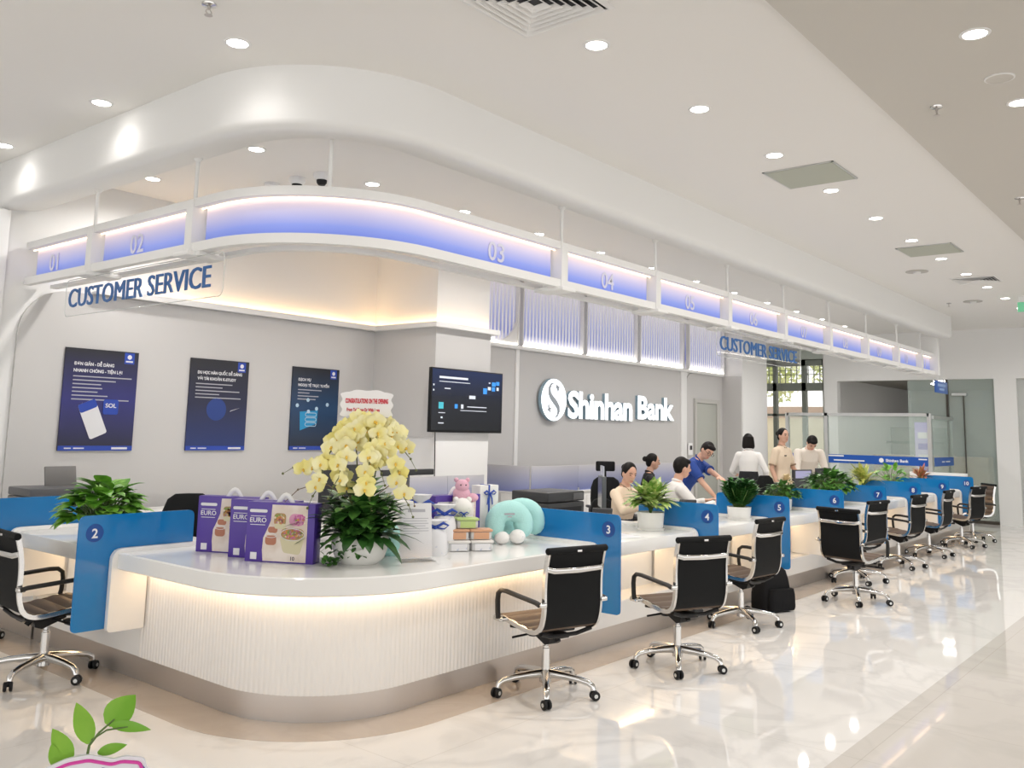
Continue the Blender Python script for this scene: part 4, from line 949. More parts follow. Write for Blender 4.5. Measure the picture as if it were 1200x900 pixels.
gift_bag('tall white wrapped gift with a blue bow at the back left of the gift display', 4.33, 4.31, .17, .13, .36, .055)
def carton(lab, x, y, w, d, h, rz, m, extra=None, name='gift_box', z=.80):
    t = thing(name, lab, 'gift box', (x, y, z), rz, GW); obj('carton', MB().b2((0, 0, 0), (w, d, h), .004), m, t)
    if extra: extra(t, w, d, h)
    return t
def rib(t, w, d, h): obj('ribbon', MB().b2((w*.44, -.003, 0), (w*.52, d+.003, h+.003)), m_rib_b, t); mb = MB(); bow(mb, (w*.48, -.01, h*.85), .06); obj('ribbon_bow', mb, m_rib_b, t, 60)
def lid(t, w, d, h): obj('lid', MB().b2((-.003, -.003, h*.72), (w+.003, d+.003, h+.002), .004), m_kraft, t)
carton('tall plain white carton with a blue bow at the back right of the gift display', 4.93, 4.30, .19, .09, .40, -.08, m_kraft, rib)
carton('patterned white gift carton in the middle of the gift display', 4.57, 4.20, .14, .09, .30, -.3, m_bag, lid)
carton('plain white carton behind the printed notice', 4.06, 4.36, .20, .09, .32, -.4, m_kraft, lid)
# clear food containers in a stack
m_box = mat('clear_plastic_box', (.72, .72, .72), .15, alpha=.75); m_or = mat('orange_lid', (.62, .34, .20), .4); m_gr = mat('green_lid', (.46, .60, .22), .4)
def tub(lab, x, y, z, m, w=.145, rz=-.62):
    t = thing('food_container', lab, 'food container', (x, y, z), rz, 'stacked food containers'); obj('tub', MB().b2((0, 0, 0), (w, .10, .055), .012), m_box, t); obj('lid', MB().b2((-.004, -.004, .053), (w+.004, .104, .070), .005), m_kraft if m is None else m, t); obj('sleeve', MB().b2((.02, -.002, .006), (w-.02, .102, .05)), m_bag if m is None else m, t)
tub('clear food container at the bottom left of the container stack', 4.40, 4.10, .80, None); tub('clear food container at the bottom right of the container stack', 4.53, 4.01, .80, None)
tub('orange food container on the left of the middle row in the stack', 4.41, 4.12, .871, m_or); tub('orange food container on the right of the middle row in the stack', 4.54, 4.03, .871, m_or)
tub('green food container on top of the container stack', 4.48, 4.10, .942, m_gr)
t = thing('plush_toy', 'pink plush toy on top of the patterned gift carton', 'plush toy', (4.65, 4.225, 1.102), -.62, GW)
obj('plush_body', MB().ball((0, 0, .055), (.062, .045, .055)).ball((.0, -.01, .11), (.05, .045, .045)).ball((.075, 0, .03), (.045, .04, .03)).ball((-.04, 0, .15), .016).ball((.04, 0, .15), .016), m_pk, t, 60); obj('plush_eye', MB().ball((-.018, -.052, .118), .005, 8, 6).ball((.018, -.052, .118), .005, 8, 6), M['black'], t)
t = thing('plush_toy', 'white round plush toy with a blue ribbon on the container stack', 'plush toy', (4.60, 4.17, 1.014), -.62, GW)
obj('plush_body', MB().ball((0, 0, .06), (.068, .055, .062)).ball((.045, 0, .11), .02).ball((-.045, 0, .11), .02), m_plw, t, 60); mb = MB(); bow(mb, (0, -.056, .018), .035); obj('ribbon_bow', mb, m_rib_b, t, 60)
def neck_pillow(lab, x, y, rz, ev, plush=True):
    t = thing('neck_pillow', lab, 'neck pillow', (x, y, .80), rz, 'aqua neck pillows'); P = []
    for k in range(23): a = radians(-58+296*k/22); P.append(V((.105*cos(a), 0, .135+.095*sin(a))))
    rr = [.035+.037*min(1, min(k, 22-k)/2.5) if k not in (0, 22) else .02 for k in range(23)]
    obj('pillow', MB().tube(P, rr, 16, (1, 1), (0, 1, 0)), m_teal, t, 70)
    if plush:
        obj('white_paws', MB().ball((-.065, -.055, .045), (.055, .05, .045)).ball((.045, -.07, .055), (.058, .05, .05)), m_plw, t, 60)
        obj('printed_mark', MB().b2((-.055, -.076, .205), (.02, -.070, .217)).b2((-.03, -.077, .188), (.0, -.071, .196)), m_ps, t)
neck_pillow('aqua neck pillow with white plush paws beside blue screen 3', 5.06, 4.13, -.62, 0)
neck_pillow('aqua neck pillow standing behind the other one against blue screen 3', 5.32, 4.22, -.75, 0, False)
t = thing('cushion', 'aqua cushion partly hidden between the orchid bowl and the notice', 'cushion', (3.99, 4.24, .80), -.7); obj('cushion_body', MB().ball((0, 0, .10), (.085, .05, .105)).ball((0, 0, .02), (.07, .045, .03)), m_teal, t, 60)

# ================================================================ staff desks behind the counter, machines, screens
m_dk = mat('charcoal_plastic', (.035, .036, .038), .45); m_dk2 = mat('grey_plastic', (.10, .10, .105), .45); m_scr = mat('dark_screen', (.012, .013, .016), .2)
def desk(lab, a, b, h=.78, name='storage_cabinet'):
    t = thing(name, lab, 'cabinet', (a[0], a[1], 0)); w, d = b[0]-a[0], b[1]-a[1]
    obj('cabinet_body', MB().b2((.01, .01, .0), (w-.01, d-.01, h-.03), .004), M['lac'], t); obj('cabinet_top', MB().b2((0, 0, h-.03), (w, d, h), .005), M['lac'], t)
    n = max(1, int(w/.6))
    for k in range(n): dd = obj('door', MB().b2((.02+(w-.04)*k/n+.004, -.008, .06), (.02+(w-.04)*(k+1)/n-.004, .01, h-.06), .003), M['lac'], t); obj('handle', MB().b2((.02+(w-.04)*(k+.5)/n-.06, -.02, h-.11), (.02+(w-.04)*(k+.5)/n+.06, -.008, h-.095), .003), M['alu'], dd)
desk('white low cabinet along the poster wall below the posters', (3.80, 7.60), (6.2, 8.1), .80)
desk('white staff cabinet with frosted screens, in front of the wall sign', (9.28, 7.2), (13.6, 7.75), .80)
desk('white cabinet run at the foot of the television column', (8.45, 7.78), (9.26, 8.2), .80)
m_scrn = grad_mat('frosted_blue_gradient', [(0, (.22, .26, .55)), (.45, (.36, .38, .55)), (1, (.52, .51, .53))], 'Z', 0, .34, .5)
def deskscreen(lab, o, w, rz, n=2):
    t = thing('desk_screen', lab, 'desk screen', o, rz, 'frosted desk screens')
    for k in range(n): obj('screen_pane', MB().b2((w*k/n+.002, 0, .0), (w*(k+1)/n-.002, .012, .34), .002), m_scrn, t)
    for k in range(n+1): obj('screen_clip', MB().b2((min(max(w*k/n-.015, 0), w-.03), -.008, 0), (min(max(w*k/n-.015, 0), w-.03)+.03, .02, .035), .003), M['alu'], t)
deskscreen('frosted blue desk screen along the front of the staff cabinet under the wall sign', (9.30, 7.23, .80), 4.25, 0, 4)
deskscreen('frosted blue desk screen running back to the wall left of the wall sign', (9.30, 7.26, .80), .9, radians(90), 1)
deskscreen('frosted blue desk screen behind the television column panel', (6.25, 6.4, .78), 1.15, 0, 2)
desk('white desk below the frosted screen left of the television column', (6.2, 6.3), (7.5, 6.9), .78)
def monitor(lab, x, y, z, rz, w=.52, h=.31, m=None, sticker=False, stand=.14):
    t = thing('monitor', lab, 'monitor', (x, y, z), rz); obj('housing', MB().b2((-w/2, -.02, stand), (w/2, .02, stand+h), .006), m or m_dk, t); obj('display', MB().b2((-w/2+.012, .0195, stand+.012), (w/2-.012, .022, stand+h-.012)), m_scr, t)
    obj('stand', MB().b2((-.025, -.03, .01), (.025, -.012, stand+.1), .003).b2((-.11, -.09, 0), (.11, .08, .012), .004), m or m_dk, t)
    if sticker: obj('sticker', MB().b2((-w*.42, -.023, stand+h*.62), (w*.42, -.0195, stand+h*.95)), mat('lavender_sticker', (.40, .40, .62), .5), t)
def printer(lab, x, y, z, rz, w, d, h, adf=.0, m=None):
    t = thing('printer', lab, 'printer', (x, y, z), rz); m = m or m_dk
    obj('body', MB().b2((0, 0, 0), (w, d, h*.72), .012), m, t); obj('paper_tray', MB().b2((.04, -.05, h*.12), (w-.04, .05, h*.18), .004), m_dk2, t); obj('output_slot', MB().b2((.05, -.004, h*.42), (w-.05, .01, h*.60)), M['black'], t)
    obj('scanner_lid', MB().b2((0, 0, h*.74), (w, d, h), .012), m_dk2 if adf else m, t)
    if adf: obj('rear_feeder', MB().box((w*.70, d*.72, h+adf*.45), (w*.5, .025, adf), .006, Matrix.Rotation(-.25, 3, 'X')), m, t)
    obj('control_panel', MB().b2((w*.68, -.006, h*.78), (w*.95, .01, h*.95), .003), m_dk2, t)
printer('grey printer with a raised paper feeder on the counter below the leftmost poster', 3.17, 7.50, .80, 0, .52, .42, .25, .17, mat('warm_grey_plastic', (.16, .155, .15), .5))
m2 = m_dk
desk('white side cabinet carrying the black printer near blue screen 3', (6.30, 4.75), (7.10, 5.25), .72)
printer('large black printer behind blue screen 3', 6.42, 4.80, .72, 0, .56, .42, .34)
monitor('slate grey monitor seen from behind next to the black printer', 7.58, 5.0, .72, radians(40), .36, .31, mat('slate_plastic', (.09, .10, .105), .4))
desk('white staff desk holding the monitor behind blue screen 3', (7.16, 4.72), (7.90, 5.25), .72)
t = thing('acrylic_sign', 'small clear sign holder on top of the slate grey monitor', 'sign holder', (7.58, 5.0, 1.17), radians(40)); obj('sign_plate', MB().b2((-.13, -.006, 0), (.13, .006, .10), .002), mat('clear_sign', (.75, .78, .85), .1, alpha=.55), t); obj('sign_print', MB().b2((-.09, -.008, .035), (.09, -.006, .065)), mat('faint_blue_print', (.25, .33, .62), .5), t)
monitor('black monitor seen from behind below the yellow orchids', 4.74, 5.55, .78, radians(-10), .46, .38, None)
t = thing('document_scanner', 'thin black scanner bar on a post right of the yellow orchids', 'scanner', (5.42, 5.55, .78))
obj('scanner_bar', MB().b2((-.30, -.02, .42), (.30, .02, .47), .006), m_dk, t); obj('post', MB().b2((-.015, -.012, .01), (.015, .012, .43), .003), m_dk2, t); obj('foot', MB().b2((-.10, -.07, 0), (.10, .07, .012), .004), m_dk2, t)
desk('white staff desk behind the counter corner', (4.3, 5.4), (6.0, 6.05), .78)
monitor('dark monitor with a lavender sticker in front of the leaning man in cream', 12.08, 4.72, .72, radians(-15), .40, .30, None, True)
monitor('dark monitor behind the pale yellow-green rosette plant', 13.1, 4.8, .72, radians(-10), .40, .30, None)
desk('white staff desk in front of the seated man in white', (7.95, 4.50), (8.95, 4.72), .72, 'staff_desk'); desk('white staff desk behind the small plant with the pale flower head', (9.95, 4.45), (11.1, 4.72), .72, 'staff_desk'); desk('long white staff desk carrying the monitor with the lavender sticker', (11.2, 4.5), (13.4, 4.95), .72, 'staff_desk')
def desk_phone(lab, x, y, rz):
    t = thing('card_terminal', lab, 'card terminal', (x, y, .80), rz); obj('terminal_base', MB().b2((-.07, -.09, 0), (.07, .07, .05), .02), m_dk, t); obj('terminal_screen', MB().box((.01, .02, .12), (.16, .02, .20), .008, Matrix.Rotation(.6, 3, 'X')), m_dk, t); obj('terminal_pad', MB().b2((-.055, -.085, .05), (.055, -.01, .056), .003), M['rubber'], t)
desk_phone('black card terminal on the counter left of the variegated plant', 6.08, 4.02, radians(-50)); desk_phone('black card terminal on the counter just past the variegated plant', 7.55, 4.05, radians(-50)); desk_phone('small black card terminal beside the plant with the pale flower head', 9.05, 4.1, radians(-50))
t = thing('camera', 'small black document camera standing behind the variegated plant', 'camera', (7.35, 4.33, .80), 0); obj('camera_body', MB().b2((-.02, -.02, 0), (.02, .02, .24), .004), m_dk2, t); obj('camera_head', MB().b2((-.05, -.06, .24), (.05, .03, .28), .008), m_dk, t); obj('foot', MB().b2((-.06, -.06, 0), (.06, .06, .012), .004), m_dk, t)
t = thing('paper_sheet', 'white sheet of paper lying on the counter right of blue screen 3', 'paper', (5.95, 3.74, .801), radians(-20)); obj('sheet', MB().b2((0, 0, 0), (.21, .297, .0015)), m_pw, t)
# staff chairs
def staff_chair(lab, x, y, rz, head=False):
    t = thing('staff_chair', lab, 'office chair', (x, y, 0), rz)
    obj('seat', MB().box((0, 0, .47), (.48, .46, .08), .035, None, 3), M['black'], t)
    bk = []
    for z, w, yy, d in ((.55, .34, -.235, .03), (.62, .42, -.225, .035), (.75, .44, -.225, .035), (.88, .42, -.245, .035), (.98, .34, -.262, .03), (1.02, .22, -.27, .02)):
        bk.append([V((w/2*cos(2*pi*i/20)*(1 if abs(cos(2*pi*i/20)) < .99 else 1), yy+.05*(1-abs(cos(2*pi*i/20)))*-.6+d*sin(2*pi*i/20), z)) for i in range(20)])
    obj('backrest', MB().rings(bk), M['blackmesh'], t, 60)
    obj('back_bracket', MB().tube([(0, -.10, .42), (0, -.24, .43), (0, -.29, .55), (0, -.275, .70)], .022, 8), M['black'], t)
    for s in (-1, 1): obj('armrest', MB().tube([(s*.22, .0, .44), (s*.29, 0, .45), (s*.29, 0, .64)], .016, 8).box((s*.29, .02, .66), (.06, .24, .03), .01), M['black'], t)
    if head: obj('headrest', MB().box((0, -.29, 1.16), (.26, .05, .13), .02, None, 3).tube([(0, -.29, .95), (0, -.31, 1.12)], .018, 8), M['blackmesh'], t)
    obj('gas_lift', MB().cyl((0, 0, .07), (0, 0, .44), .026, 12), M['chrome'], t); sb = MB()
    for k in range(5): a = 2*pi*k/5; sb.tube([(0, 0, .10), (cos(a)*.30, sin(a)*.30, .065)], [.024, .016], 8)
    obj('star_base', sb, M['black'], t)
    for k in range(5): a = 2*pi*k/5; obj('caster', MB().ball((cos(a)*.30, sin(a)*.30, .03), .03, 10, 8), M['rubber'], t)
    return t
staff_chair('rounded black staff chair back behind the purple boxes', 4.05, 6.55, radians(160)); staff_chair('black staff chair with a headrest left of the woman with the bun', 9.85, 6.35, radians(140), True)
staff_chair('low black staff chair back left of the standing woman in the dress', 11.6, 5.25, radians(165)); staff_chair('black staff chair with a rounded back in front of the leaning man in cream', 12.75, 5.32, radians(165))
t = thing('desk_lamp', 'black bent desk lamp between the man in blue and the dark upright plant', 'lamp', (10.9, 4.62, .72))
obj('lamp_foot', MB().lathe([(.07, 0), (.07, .02), (.001, .025)], n=16), m_dk, t); obj('lamp_arm', MB().tube([(0, 0, .02), (-.05, 0, .20), (.03, 0, .30), (.15, 0, .30)], .010, 8), m_dk, t); obj('lamp_head', MB().box((.19, 0, .29), (.16, .06, .03), .01), m_dk, t)

# ================================================================ black bag on the floor
t = thing('shoulder_bag', 'black fabric bag standing on the floor by the chair at screen 5', 'bag', (8.20, 3.52, 0), radians(-22)); t.scale = (.92, .92, .96); m_bk = mat('black_nylon', (.006, .006, .007), .7, spec=.2, bump=(30, .3))
obj('bag_body', MB().rings([[(x*k, y*k2, z) for x, y in [(p[0]-.20, p[1]-.11) for p in rrect(0, 0, .40, .22, .07)]] for z, k, k2 in ((0, .94, .9), (.03, 1.02, 1.05), (.16, 1.0, 1.05), (.29, .90, .9), (.37, .80, .7), (.40, .66, .45))]), m_bk, t, 60)
obj('front_pocket', MB().rings([[(x*k+.02, -.10+y, z) for x, y in [(p[0]-.17, p[1]-.06) for p in rrect(0, 0, .34, .09, .04)]] for z, k in ((.015, .95), (.04, 1.05), (.16, 1.02), (.215, .9))]), m_bk, t, 60)
obj('carry_strap', MB().tube([(-.12, 0, .38), (-.09, .0, .45), (.0, .0, .47), (.09, 0, .45), (.12, 0, .38)], .012, 8, (1.4, .6)), m_bk, t); obj('zip', MB().b2((-.08, -.137, .135), (.10, -.131, .143)), M['alu'], t)

# ================================================================ floral placard with leaf sprig, bottom left
t = thing('flower_placard', 'white floral placard with pink edge and green sprig at the bottom left edge', 'placard', (.802, 1.523, 0)); rt = V((.86, -.51, 0)); fn = V((-.51, -.86, 0)).normalized()
q_ = .56; zq = lambda z: 1.037+(z-.9)*q_
top = [(-.30, .45), (.20, .45), (.20, .80), (.155, .855), (.125, .862), (.115, .895), (.06, .905), (.03, .898), (-.04, .918), (-.10, .912), (-.17, .885), (-.24, .865), (-.30, .80)]
ol = [(x*q_, zq(z)) for x, z in rpoly(top, [.03]*2+[.01]+[.012]*9+[.03], 4)]
bd_ = obj('board', MB().prism(ol, (0, 0, 0), rt, Z_, fn, .006), mat('placard_white', (.80, .80, .84), .45), t)
ins = [(x*.93-.002, .96+(z-.96)*.90) for x, z in ol]
obj('pink_edge', MB().tube([rt*p[0]+Z_*p[1]+fn*.007 for p in ins+[ins[0]]], .0028, 6), mat('magenta_print', (.70, .06, .38), .4), bd_)
fp = MB(); rg = random.Random(8)
for k in range(60):
    x, z = rg.uniform(-.24, .15)*q_, zq(rg.uniform(.60, .885)); a = rg.uniform(0, 6.28); s = rg.uniform(.006, .014)*q_
    fp.m(k % 3).prism([(x+s*cos(a+q*2*pi/5)*(1 if q % 2 else .5), z+s*sin(a+q*2*pi/5)*(1 if q % 2 else .5)) for q in range(5)], fn*.006, rt, Z_, fn, .001)
obj('flower_print', fp, [mat('print_indigo', (.12, .14, .42), .5), mat('print_pink', (.66, .36, .50), .5), mat('print_lilac', (.44, .40, .62), .5)], bd_, 0)
m_wd = mat('pale_wood', (.6, .5, .38), .6)
obj('easel_leg', MB().tube([-fn*.16, -fn*.008+Z_*1.0], .008, 8), m_wd, t)
for s in (-1, 1): obj('easel_leg', MB().tube([rt*.15*s+fn*.08, rt*.05*s-fn*.008+Z_*.82, rt*.02*s-fn*.008+Z_*1.0], .008, 8), m_wd, t)
sp = MB(); lf = MB(); b = -fn*.02
def S_(x, z): return b+rt*(x*q_)+Z_*zq(z)
sp.tube([S_(-.06, .80), S_(-.045, .93), S_(-.02, .965), S_(.02, 1.0)], [.003, .0025, .002, .0013], 6); sp.tube([S_(-.04, .945), S_(0, .97), S_(.06, .975)], .0015, 6); sp.tube([S_(-.06, .80), S_(-.10, .88)], .002, 6)
for p, d, L, W in (((-.045, .935), (-.35, 1), .135, .058), ((.0, .985), (.75, .85), .115, .085), ((.01, .985), (1, -.18), .12, .034), ((-.095, .885), (-.45, .9), .12, .056), ((-.13, .875), (-.25, 1), .075, .034), ((-.02, .905), (1, .25), .085, .034)):
    leaf(lf, S_(*p), rt*d[0]+Z_*d[1], L*q_, W*q_, .25, up=-fn, fold=.12, n=8, tip=.93)
obj('sprig_stem', sp, m_stem, t); obj('sprig_leaves', lf, mat('bright_leaf', (.17, .40, .03), .35, noise=(6, (.28, .52, .06), .4, .6)), t, 70)
# ================================================================ people
def remesh(name, mb, m, vox, smooth=4, parent=None, cut=None):
    me = mesh_of(name, mb, m, 0); o = bpy.data.objects.new(name, me); COL.objects.link(o)
    r = o.modifiers.new('r', 'REMESH'); r.mode = 'VOXEL'; r.voxel_size = vox; r.use_smooth_shade = True
    s = o.modifiers.new('s', 'SMOOTH'); s.factor = .5; s.iterations = smooth
    dg = bpy.context.evaluated_depsgraph_get(); me2 = bpy.data.meshes.new_from_object(o.evaluated_get(dg)); me2.name = name
    bpy.data.objects.remove(o); bpy.data.meshes.remove(me)
    me2.materials.clear(); me2.materials.append(m); me2.shade_smooth()
    o = bpy.data.objects.new(name, me2); COL.objects.link(o)
    if parent: o.parent = parent
    return o
def limb(mb, pts, rs, n=12):
    """tapered limb with round ends, subdivided so that it bends softly."""
    mb.tube(pts, rs, n)
    for p, r in zip(pts, rs): mb.ball(p, r*.99, 12, 8)
def ellip(mb, secs, n=20):
    """loft of (centre, half width vector, half depth vector)."""
    mb.rings([[c+a*cos(2*pi*k/n)+b*sin(2*pi*k/n) for k in range(n)] for c, a, b in secs])
def ik(S, T, l1, l2, hint):
    d = T-S; L = min(d.length, (l1+l2)*.995); u = d.normalized(); a = (l1*l1-l2*l2+L*L)/(2*L); h = sqrt(max(0, l1*l1-a*a)); hv = (V(hint)-u*V(hint).dot(u)).normalized(); return S+u*a+hv*h, S+u*L
SKIN = mat('skin', (.62, .355, .25), .5, noise=(9, (.66, .40, .29), .4, .6)); HAIR = mat('black_hair', (.010, .008, .007), .55, spec=.2); EYE = mat('eye_dark', (.02, .015, .012), .2); LIP = mat('lips', (.50, .15, .14), .4)
def person(lab, loc, rz, Ht=1.66, seat=None, lean=0, head=(0, 0), hands=None, hints=None, top=None, sleeve='short', bottom=None, btype='trousers', hair='bun', male=False, glasses=False, twist=0):
    k = Ht/1.66; t = thing('person', lab, 'person', loc, rz, None); P = {}
    hz = (seat+.09) if seat else .87*k
    hip = V((0, 0, hz)); Rl = Matrix.Rotation(radians(-lean), 3, 'X') @ Matrix.Rotation(radians(twist), 3, 'Z')
    up = lambda x, y, z: hip + Rl @ V((x*k, y*k, z*k))
    shw = .178 if male else .155
    neck = up(0, 0, .55); chest = up(0, .01, .36); waist = up(0, .0, .16)
    ax = Rl @ X_; ay = Rl @ Y_
    yaw, pit = head; Rh = Rl @ Matrix.Rotation(radians(yaw), 3, 'Z') @ Matrix.Rotation(radians(-pit), 3, 'X')
    hc = neck + (Rl @ V((0, .015, .06)))*k + (Rh @ V((0, .02, .085)))*k
    hp = lambda x, y, z: hc + Rh @ (V((x, y, z))*k)
    W = 1.12 if male else 1.0
    tors = [(up(0, 0, -.10), ax*.155*k*W, ay*.105*k), (up(0, 0, -.02), ax*.168*k*W, ay*.112*k), (waist, ax*(.128 if not male else .150)*k, ay*.092*k), (up(0, .008, .28), ax*.142*k*W, ay*.105*k), (chest, ax*.150*k*W, ay*.112*k), (up(0, .0, .45), ax*(shw-.012)*k, ay*.085*k), (up(0, -.005, .505), ax*.105*k, ay*.064*k), (neck, ax*.05*k, ay*.052*k), (up(0, .01, .61), ax*.048*k, ay*.05*k)]
    body = MB(); ellip(body, tors)
    # head
    body.ball(hc, (.072*k, .090*k, .108*k), 20, 14, Rh); body.ball(hp(0, .028, -.062), (.050*k, .056*k, .052*k), 16, 10, Rh); body.ball(hp(0, .094, -.012), (.012*k, .018*k, .022*k), 10, 8, Rh)
    body.tube([neck-(Rl @ Z_)*.03, hp(0, -.012, -.05)], [.050*k, .047*k], 12)
    for s in (-1, 1): body.ball(hp(.074*s, -.004, -.012), (.012*k, .022*k, .032*k), 8, 6, Rh)
    # legs
    legs = []
    for s in (-1, 1):
        hj = hip+V((s*.088*k, 0, -.02)); 
        if seat: kn = V((s*.11*k, .42*k, seat+.05)); an = V((s*.12*k, .40*k, .09))
        else: kn = V((s*.095*k, .03*k, .47*k)); an = V((s*.10*k, -.01, .085))
        legs.append((hj, kn, an)); mid = (kn*.62+an*.38)+V((0, -.012, 0))
        limb(body, [hj, (hj+kn)/2, kn, mid, an], [.088*k, .074*k, .054*k, .052*k, .036*k]); limb(body, [an+V((0, -.03, -.04)), an+V((0, .06, -.055)), an+V((s*.01, .14, -.062))], [.034, .032, .024], 10)
    # arms and hands
    arms = []
    for i, s in enumerate((-1, 1)):
        S = up(s*(shw+.004), 0, .448); T = V(hands[i]) if hands else up(s*.24, .05, -.12)
        E, T = ik(S, T, .285*k, .25*k, (hints[i] if hints else V((s*.5, -1, -.3)))); arms.append((S, E, T))
        limb(body, [S, (S+E)/2, E, (E*.6+T*.4), T], [.050*k*W, .043*k*W, .037*k, .036*k, .025*k])
        d = (T-E).normalized(); sd = d.cross(Z_); sd = sd.normalized() if sd.length > .1 else X_.copy(); nn = sd.cross(d)
        ellip(body, [(T-d*.01, sd*.026, nn*.016), (T+d*.04, sd*.038, nn*.015), (T+d*.082, sd*.038, nn*.012)], 12)
        for q in range(4):
            b = T+d*.078+sd*(-.027+.018*q); L = (.060, .070, .066, .052)[q]; limb(body, [b, b+d*L*.5-nn*.004, b+d*L*.95-nn*.020], [.0095, .009, .0075], 8)
        th = T+d*.02-sd*(.030*(1 if s > 0 else -1)); limb(body, [th, th+d*.03-sd*(.022*(1 if s > 0 else -1))-nn*.006, th+d*.062-sd*(.026*(1 if s > 0 else -1))-nn*.012], [.013, .011, .009], 8)
    remesh('body', body, SKIN, .0085, 3, t)
    # face
    ey = MB(); br = MB()
    for s in (-1, 1):
        ey.ball(hp(.030*s, .079, .006), (.012*k, .006*k, .0055*k), 10, 6, Rh); br.tube([hp(.014*s, .087, .026), hp(.030*s, .085, .031), hp(.046*s, .072, .026)], .0035*k, 6)
    obj('eyes', ey, EYE, t); obj('eyebrows', br, HAIR, t); obj('mouth', MB().tube([hp(-.020, .083, -.060), hp(0, .091, -.058), hp(.020, .083, -.060)], [.003*k, .0058*k, .003*k], 8), LIP, t)
    if glasses:
        g = MB()
        for s in (-1, 1): g.tube([hp(.031*s+.021*cos(2*pi*q/14), .100, .004+.017*sin(2*pi*q/14)) for q in range(15)], .0022, 6).tube([hp(.052*s, .098, .008), hp(.078*s, .02, .008)], .002, 5)
        g.tube([hp(-.010, .101, .006), hp(.010, .101, .006)], .002, 5); obj('glasses', g, M['black'], t)
    # hair
    h = MB(); h.ball(hp(0, -.020, .022), (.083*k, .092*k, .100*k), 20, 14, Rh)
    if hair == 'bun': h.ball(hp(0, -.125, .020), (.042*k, .035*k, .040*k), 14, 10, Rh); h.ball(hp(0, -.05, -.03), (.070*k, .055*k, .06*k), 14, 10, Rh)
    elif hair == 'bob': ellip(h, [(hp(0, -.025, .06), Rh @ X_*.088*k, Rh @ Y_*.090*k), (hp(0, -.035, -.02), Rh @ X_*.098*k, Rh @ Y_*.085*k), (hp(0, -.035, -.10), Rh @ X_*.104*k, Rh @ Y_*.078*k), (hp(0, -.035, -.135), Rh @ X_*.092*k, Rh @ Y_*.062*k)])
    else:
        h.ball(hp(0, -.035, -.02), (.074*k, .060*k, .065*k), 14, 10, Rh); h.ball(hp(0, .035, .075), (.068*k, .05*k, .032*k), 14, 10, Rh)
    remesh('hair', h, HAIR, .008, 2, t)
    # clothes
    g = .010; tp = MB()
    def infl(secs, e): return [(c, a*(1+e/a.length), b*(1+e/b.length)) for c, a, b in secs]
    if btype == 'dress': ellip(tp, infl(tors[1:7], .014)+[(up(0, 0, .535), ax*.064*k, ay*.060*k)])
    else:
        hem = [(up(0, 0, -.13), ax*.170*k*W, ay*.120*k)] if top.get('untucked') else []
        ellip(tp, infl(hem+tors[2 if btype == 'skirt' else 0:7], .016 if male else .014)+[(up(0, 0, .535), ax*.064*k, ay*.060*k)])
    for (S, E, T), s in zip(arms, (-1, 1)):
        limb(tp, [S-ax*s*.05, S], [.062*k, .062*k*W])
        if sleeve == 'long': limb(tp, [S, (S+E)/2, E, E*.5+T*.5, T-(T-E).normalized()*.03], [.062*k*W, .056*k*W, .050*k, .048*k, .040*k])
        else: limb(tp, [S, S*.5+E*.5, S*.35+E*.65], [.063*k*W, .060*k*W, .058*k*W])
    shirt = remesh('dress' if btype == 'dress' else 'shirt', tp, top['m'], .010, 7, t)
    cb = MB()
    for s in (-1, 1): cb.tube([up(.0, -.060, .545), up(.048*s, -.035, .545), up(.054*s, .025, .530), up(.014*s, .075, .495)], [.016, .017, .016, .010], 8, (1.2, .6))
    obj('collar', cb, top.get('col', top['m']), t, 60)
    if top.get('badge'): obj('name_badge', MB().box(up(.07, .118, .38), (.06, .008, .018), .002, Rl), M['black'], t)
    if sleeve == 'short':
        for S, E, T in arms: c0 = S*.35+E*.65; dd = (E-S).normalized(); obj('sleeve_cuff', MB().tube([c0+dd*.030*k, c0+dd*.052*k], .0615*k*W, 14), top.get('cuff', top['m']), t, 60)
    bt = MB()
    if btype in ('skirt', 'dress'):
        sk = [(up(0, 0, -.02 if btype == 'dress' else .19), ax*(.182 if btype == 'dress' else .150)*k, ay*(.124 if btype == 'dress' else .114)*k), (hip+V((0, 0, -.10)), X_*.192*k, Y_*.135*k)]
        if seat: sk += [(hip+V((0, .16, -.04)), X_*.20, Z_*.10), (hip+V((0, .36, -.04)), X_*.19, Z_*.085)]; ellip(bt, sk[:2]); bt.rings([[c+a*cos(2*pi*q/20)+b*sin(2*pi*q/20) for q in range(20)] for c, a, b in sk[2:]])
        else: sk += [(V((0, .01, .62*k)), X_*.195*k, Y_*.145*k), (V((0, .01, .50*k)), X_*.190*k, Y_*.150*k)]; ellip(bt, sk)
    else:
        ellip(bt, infl([(up(0, 0, .09), ax*.138*k*W, ay*.096*k)], .012)+infl(tors[1::-1], .012))
        for hj, kn, an in legs: limb(bt, [hj, (hj+kn)/2, kn, (kn+an)/2, an+V((0, 0, .0))], [.100*k, .088*k, .070*k, .064*k, .056*k])
    remesh('trousers' if btype == 'trousers' else 'skirt', bt, bottom, .011, 3, t)
    for (hj, kn, an), s in zip(legs, (-1, 1)):
        sh = MB(); limb(sh, [an+V((0, -.035, -.045)), an+V((0, .06, -.055)), an+V((s*.01, .14, -.06))], [.041, .039, .030], 10); sh.box(an+V((s*.005, .05, -.078)), (.078, .24, .014), .006); obj('shoe', sh, M['black'], t, 60)
    return t
m_beige = mat('beige_uniform', (.74, .60, .45), .75); m_tr = mat('brown_trim', (.30, .20, .13), .7); m_shirt = mat('white_shirt', (.78, .76, .73), .7); m_polo = mat('royal_blue_polo', (.012, .05, .26), .7); m_navy = mat('dark_navy_cloth', (.012, .014, .03), .75); m_blk = mat('black_cloth', (.012, .012, .014), .8); m_cream = mat('cream_shirt', (.74, .67, .59), .7)
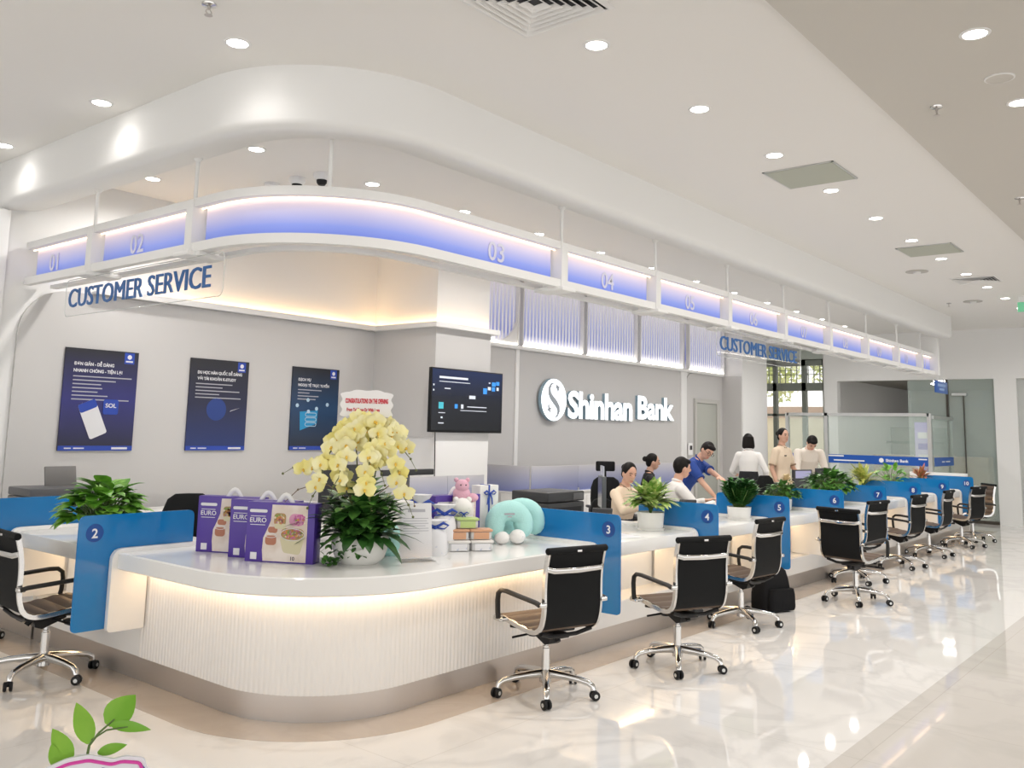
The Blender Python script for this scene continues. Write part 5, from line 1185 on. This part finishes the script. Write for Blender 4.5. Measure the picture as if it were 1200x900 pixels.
def stool(lab, loc, rz):
    return staff_chair(lab, loc[0], loc[1], rz)
a = radians
def seat_at(p, rz, lab, **kw):
    staff_chair(kw.pop('chair'), p[0], p[1], rz).scale = (1, 1, .85)
    return person(lab, (p[0], p[1], 0), rz, seat=.43, **kw)
seat_at((8.42, 5.32), a(172), 'seated woman in a beige uniform with black hair tied back, behind the variegated plant', chair='black staff chair under the seated woman in beige', Ht=1.60, lean=8, head=(-20, 12), hands=[V((-.16, .46, .86)), V((.14, .46, .86))], top=dict(m=m_beige, badge=True, col=m_tr), sleeve='long', bottom=m_navy, btype='skirt', hair='bun', twist=0)
seat_at((11.35, 6.72), a(215), 'woman in black with a hair bun seen in profile at the back desk', chair='black staff chair under the woman in black with the bun', Ht=1.64, lean=4, head=(0, 4), hands=[V((-.16, .42, .84)), V((.14, .42, .84))], top=dict(m=m_blk), sleeve='long', bottom=m_blk, btype='trousers', hair='bun')
seat_at((9.22, 5.12), a(225), 'seated man in a white shirt turned to the right above screen 4', chair='black staff chair under the man in the white shirt', Ht=1.70, lean=6, head=(6, 4), hands=[V((-.16, .44, .84)), V((.16, .44, .84))], top=dict(m=m_shirt), sleeve='long', bottom=m_navy, btype='trousers', hair='short', male=True)
person('standing man in a royal blue polo and glasses bending over with his arm stretched out', (10.52, 5.75, 0), a(188), Ht=1.62, lean=32, head=(-34, 8), hands=[V((.36, .80, 1.0)), V((.30, .62, .80))], hints=[V((-1, .2, -.5)), V((.6, -.6, -.2))], top=dict(m=m_polo, untucked=True), sleeve='short', bottom=m_navy, btype='trousers', hair='short', male=True, glasses=True)
person('standing woman seen from behind with a black bob, white blouse and black skirt', (13.75, 6.25, 0), a(-62), Ht=1.62, lean=2, head=(0, 6), hands=[V((-.20, .30, .98)), V((.27, .12, .86))], top=dict(m=m_shirt, untucked=False), sleeve='long', bottom=m_blk, btype='skirt', hair='bob')
person('standing woman in a beige short-sleeved dress looking right, hair in a bun', (14.25, 5.9, 0), a(168), Ht=1.72, lean=0, head=(-14, 4), hands=[V((-.20, .26, .92)), V((.22, .06, .84))], top=dict(m=m_beige, badge=True, cuff=m_tr, col=m_tr), sleeve='short', bottom=m_beige, btype='dress', hair='bun')
person('man in a cream white shirt leaning forward and looking down at the desk', (15.5, 6.0, 0), a(128), Ht=1.76, lean=30, head=(0, 24), hands=[V((-.26, .52, .82)), V((.26, .52, .82))], top=dict(m=m_cream, untucked=True), sleeve='long', bottom=m_navy, btype='trousers', hair='short', male=True)
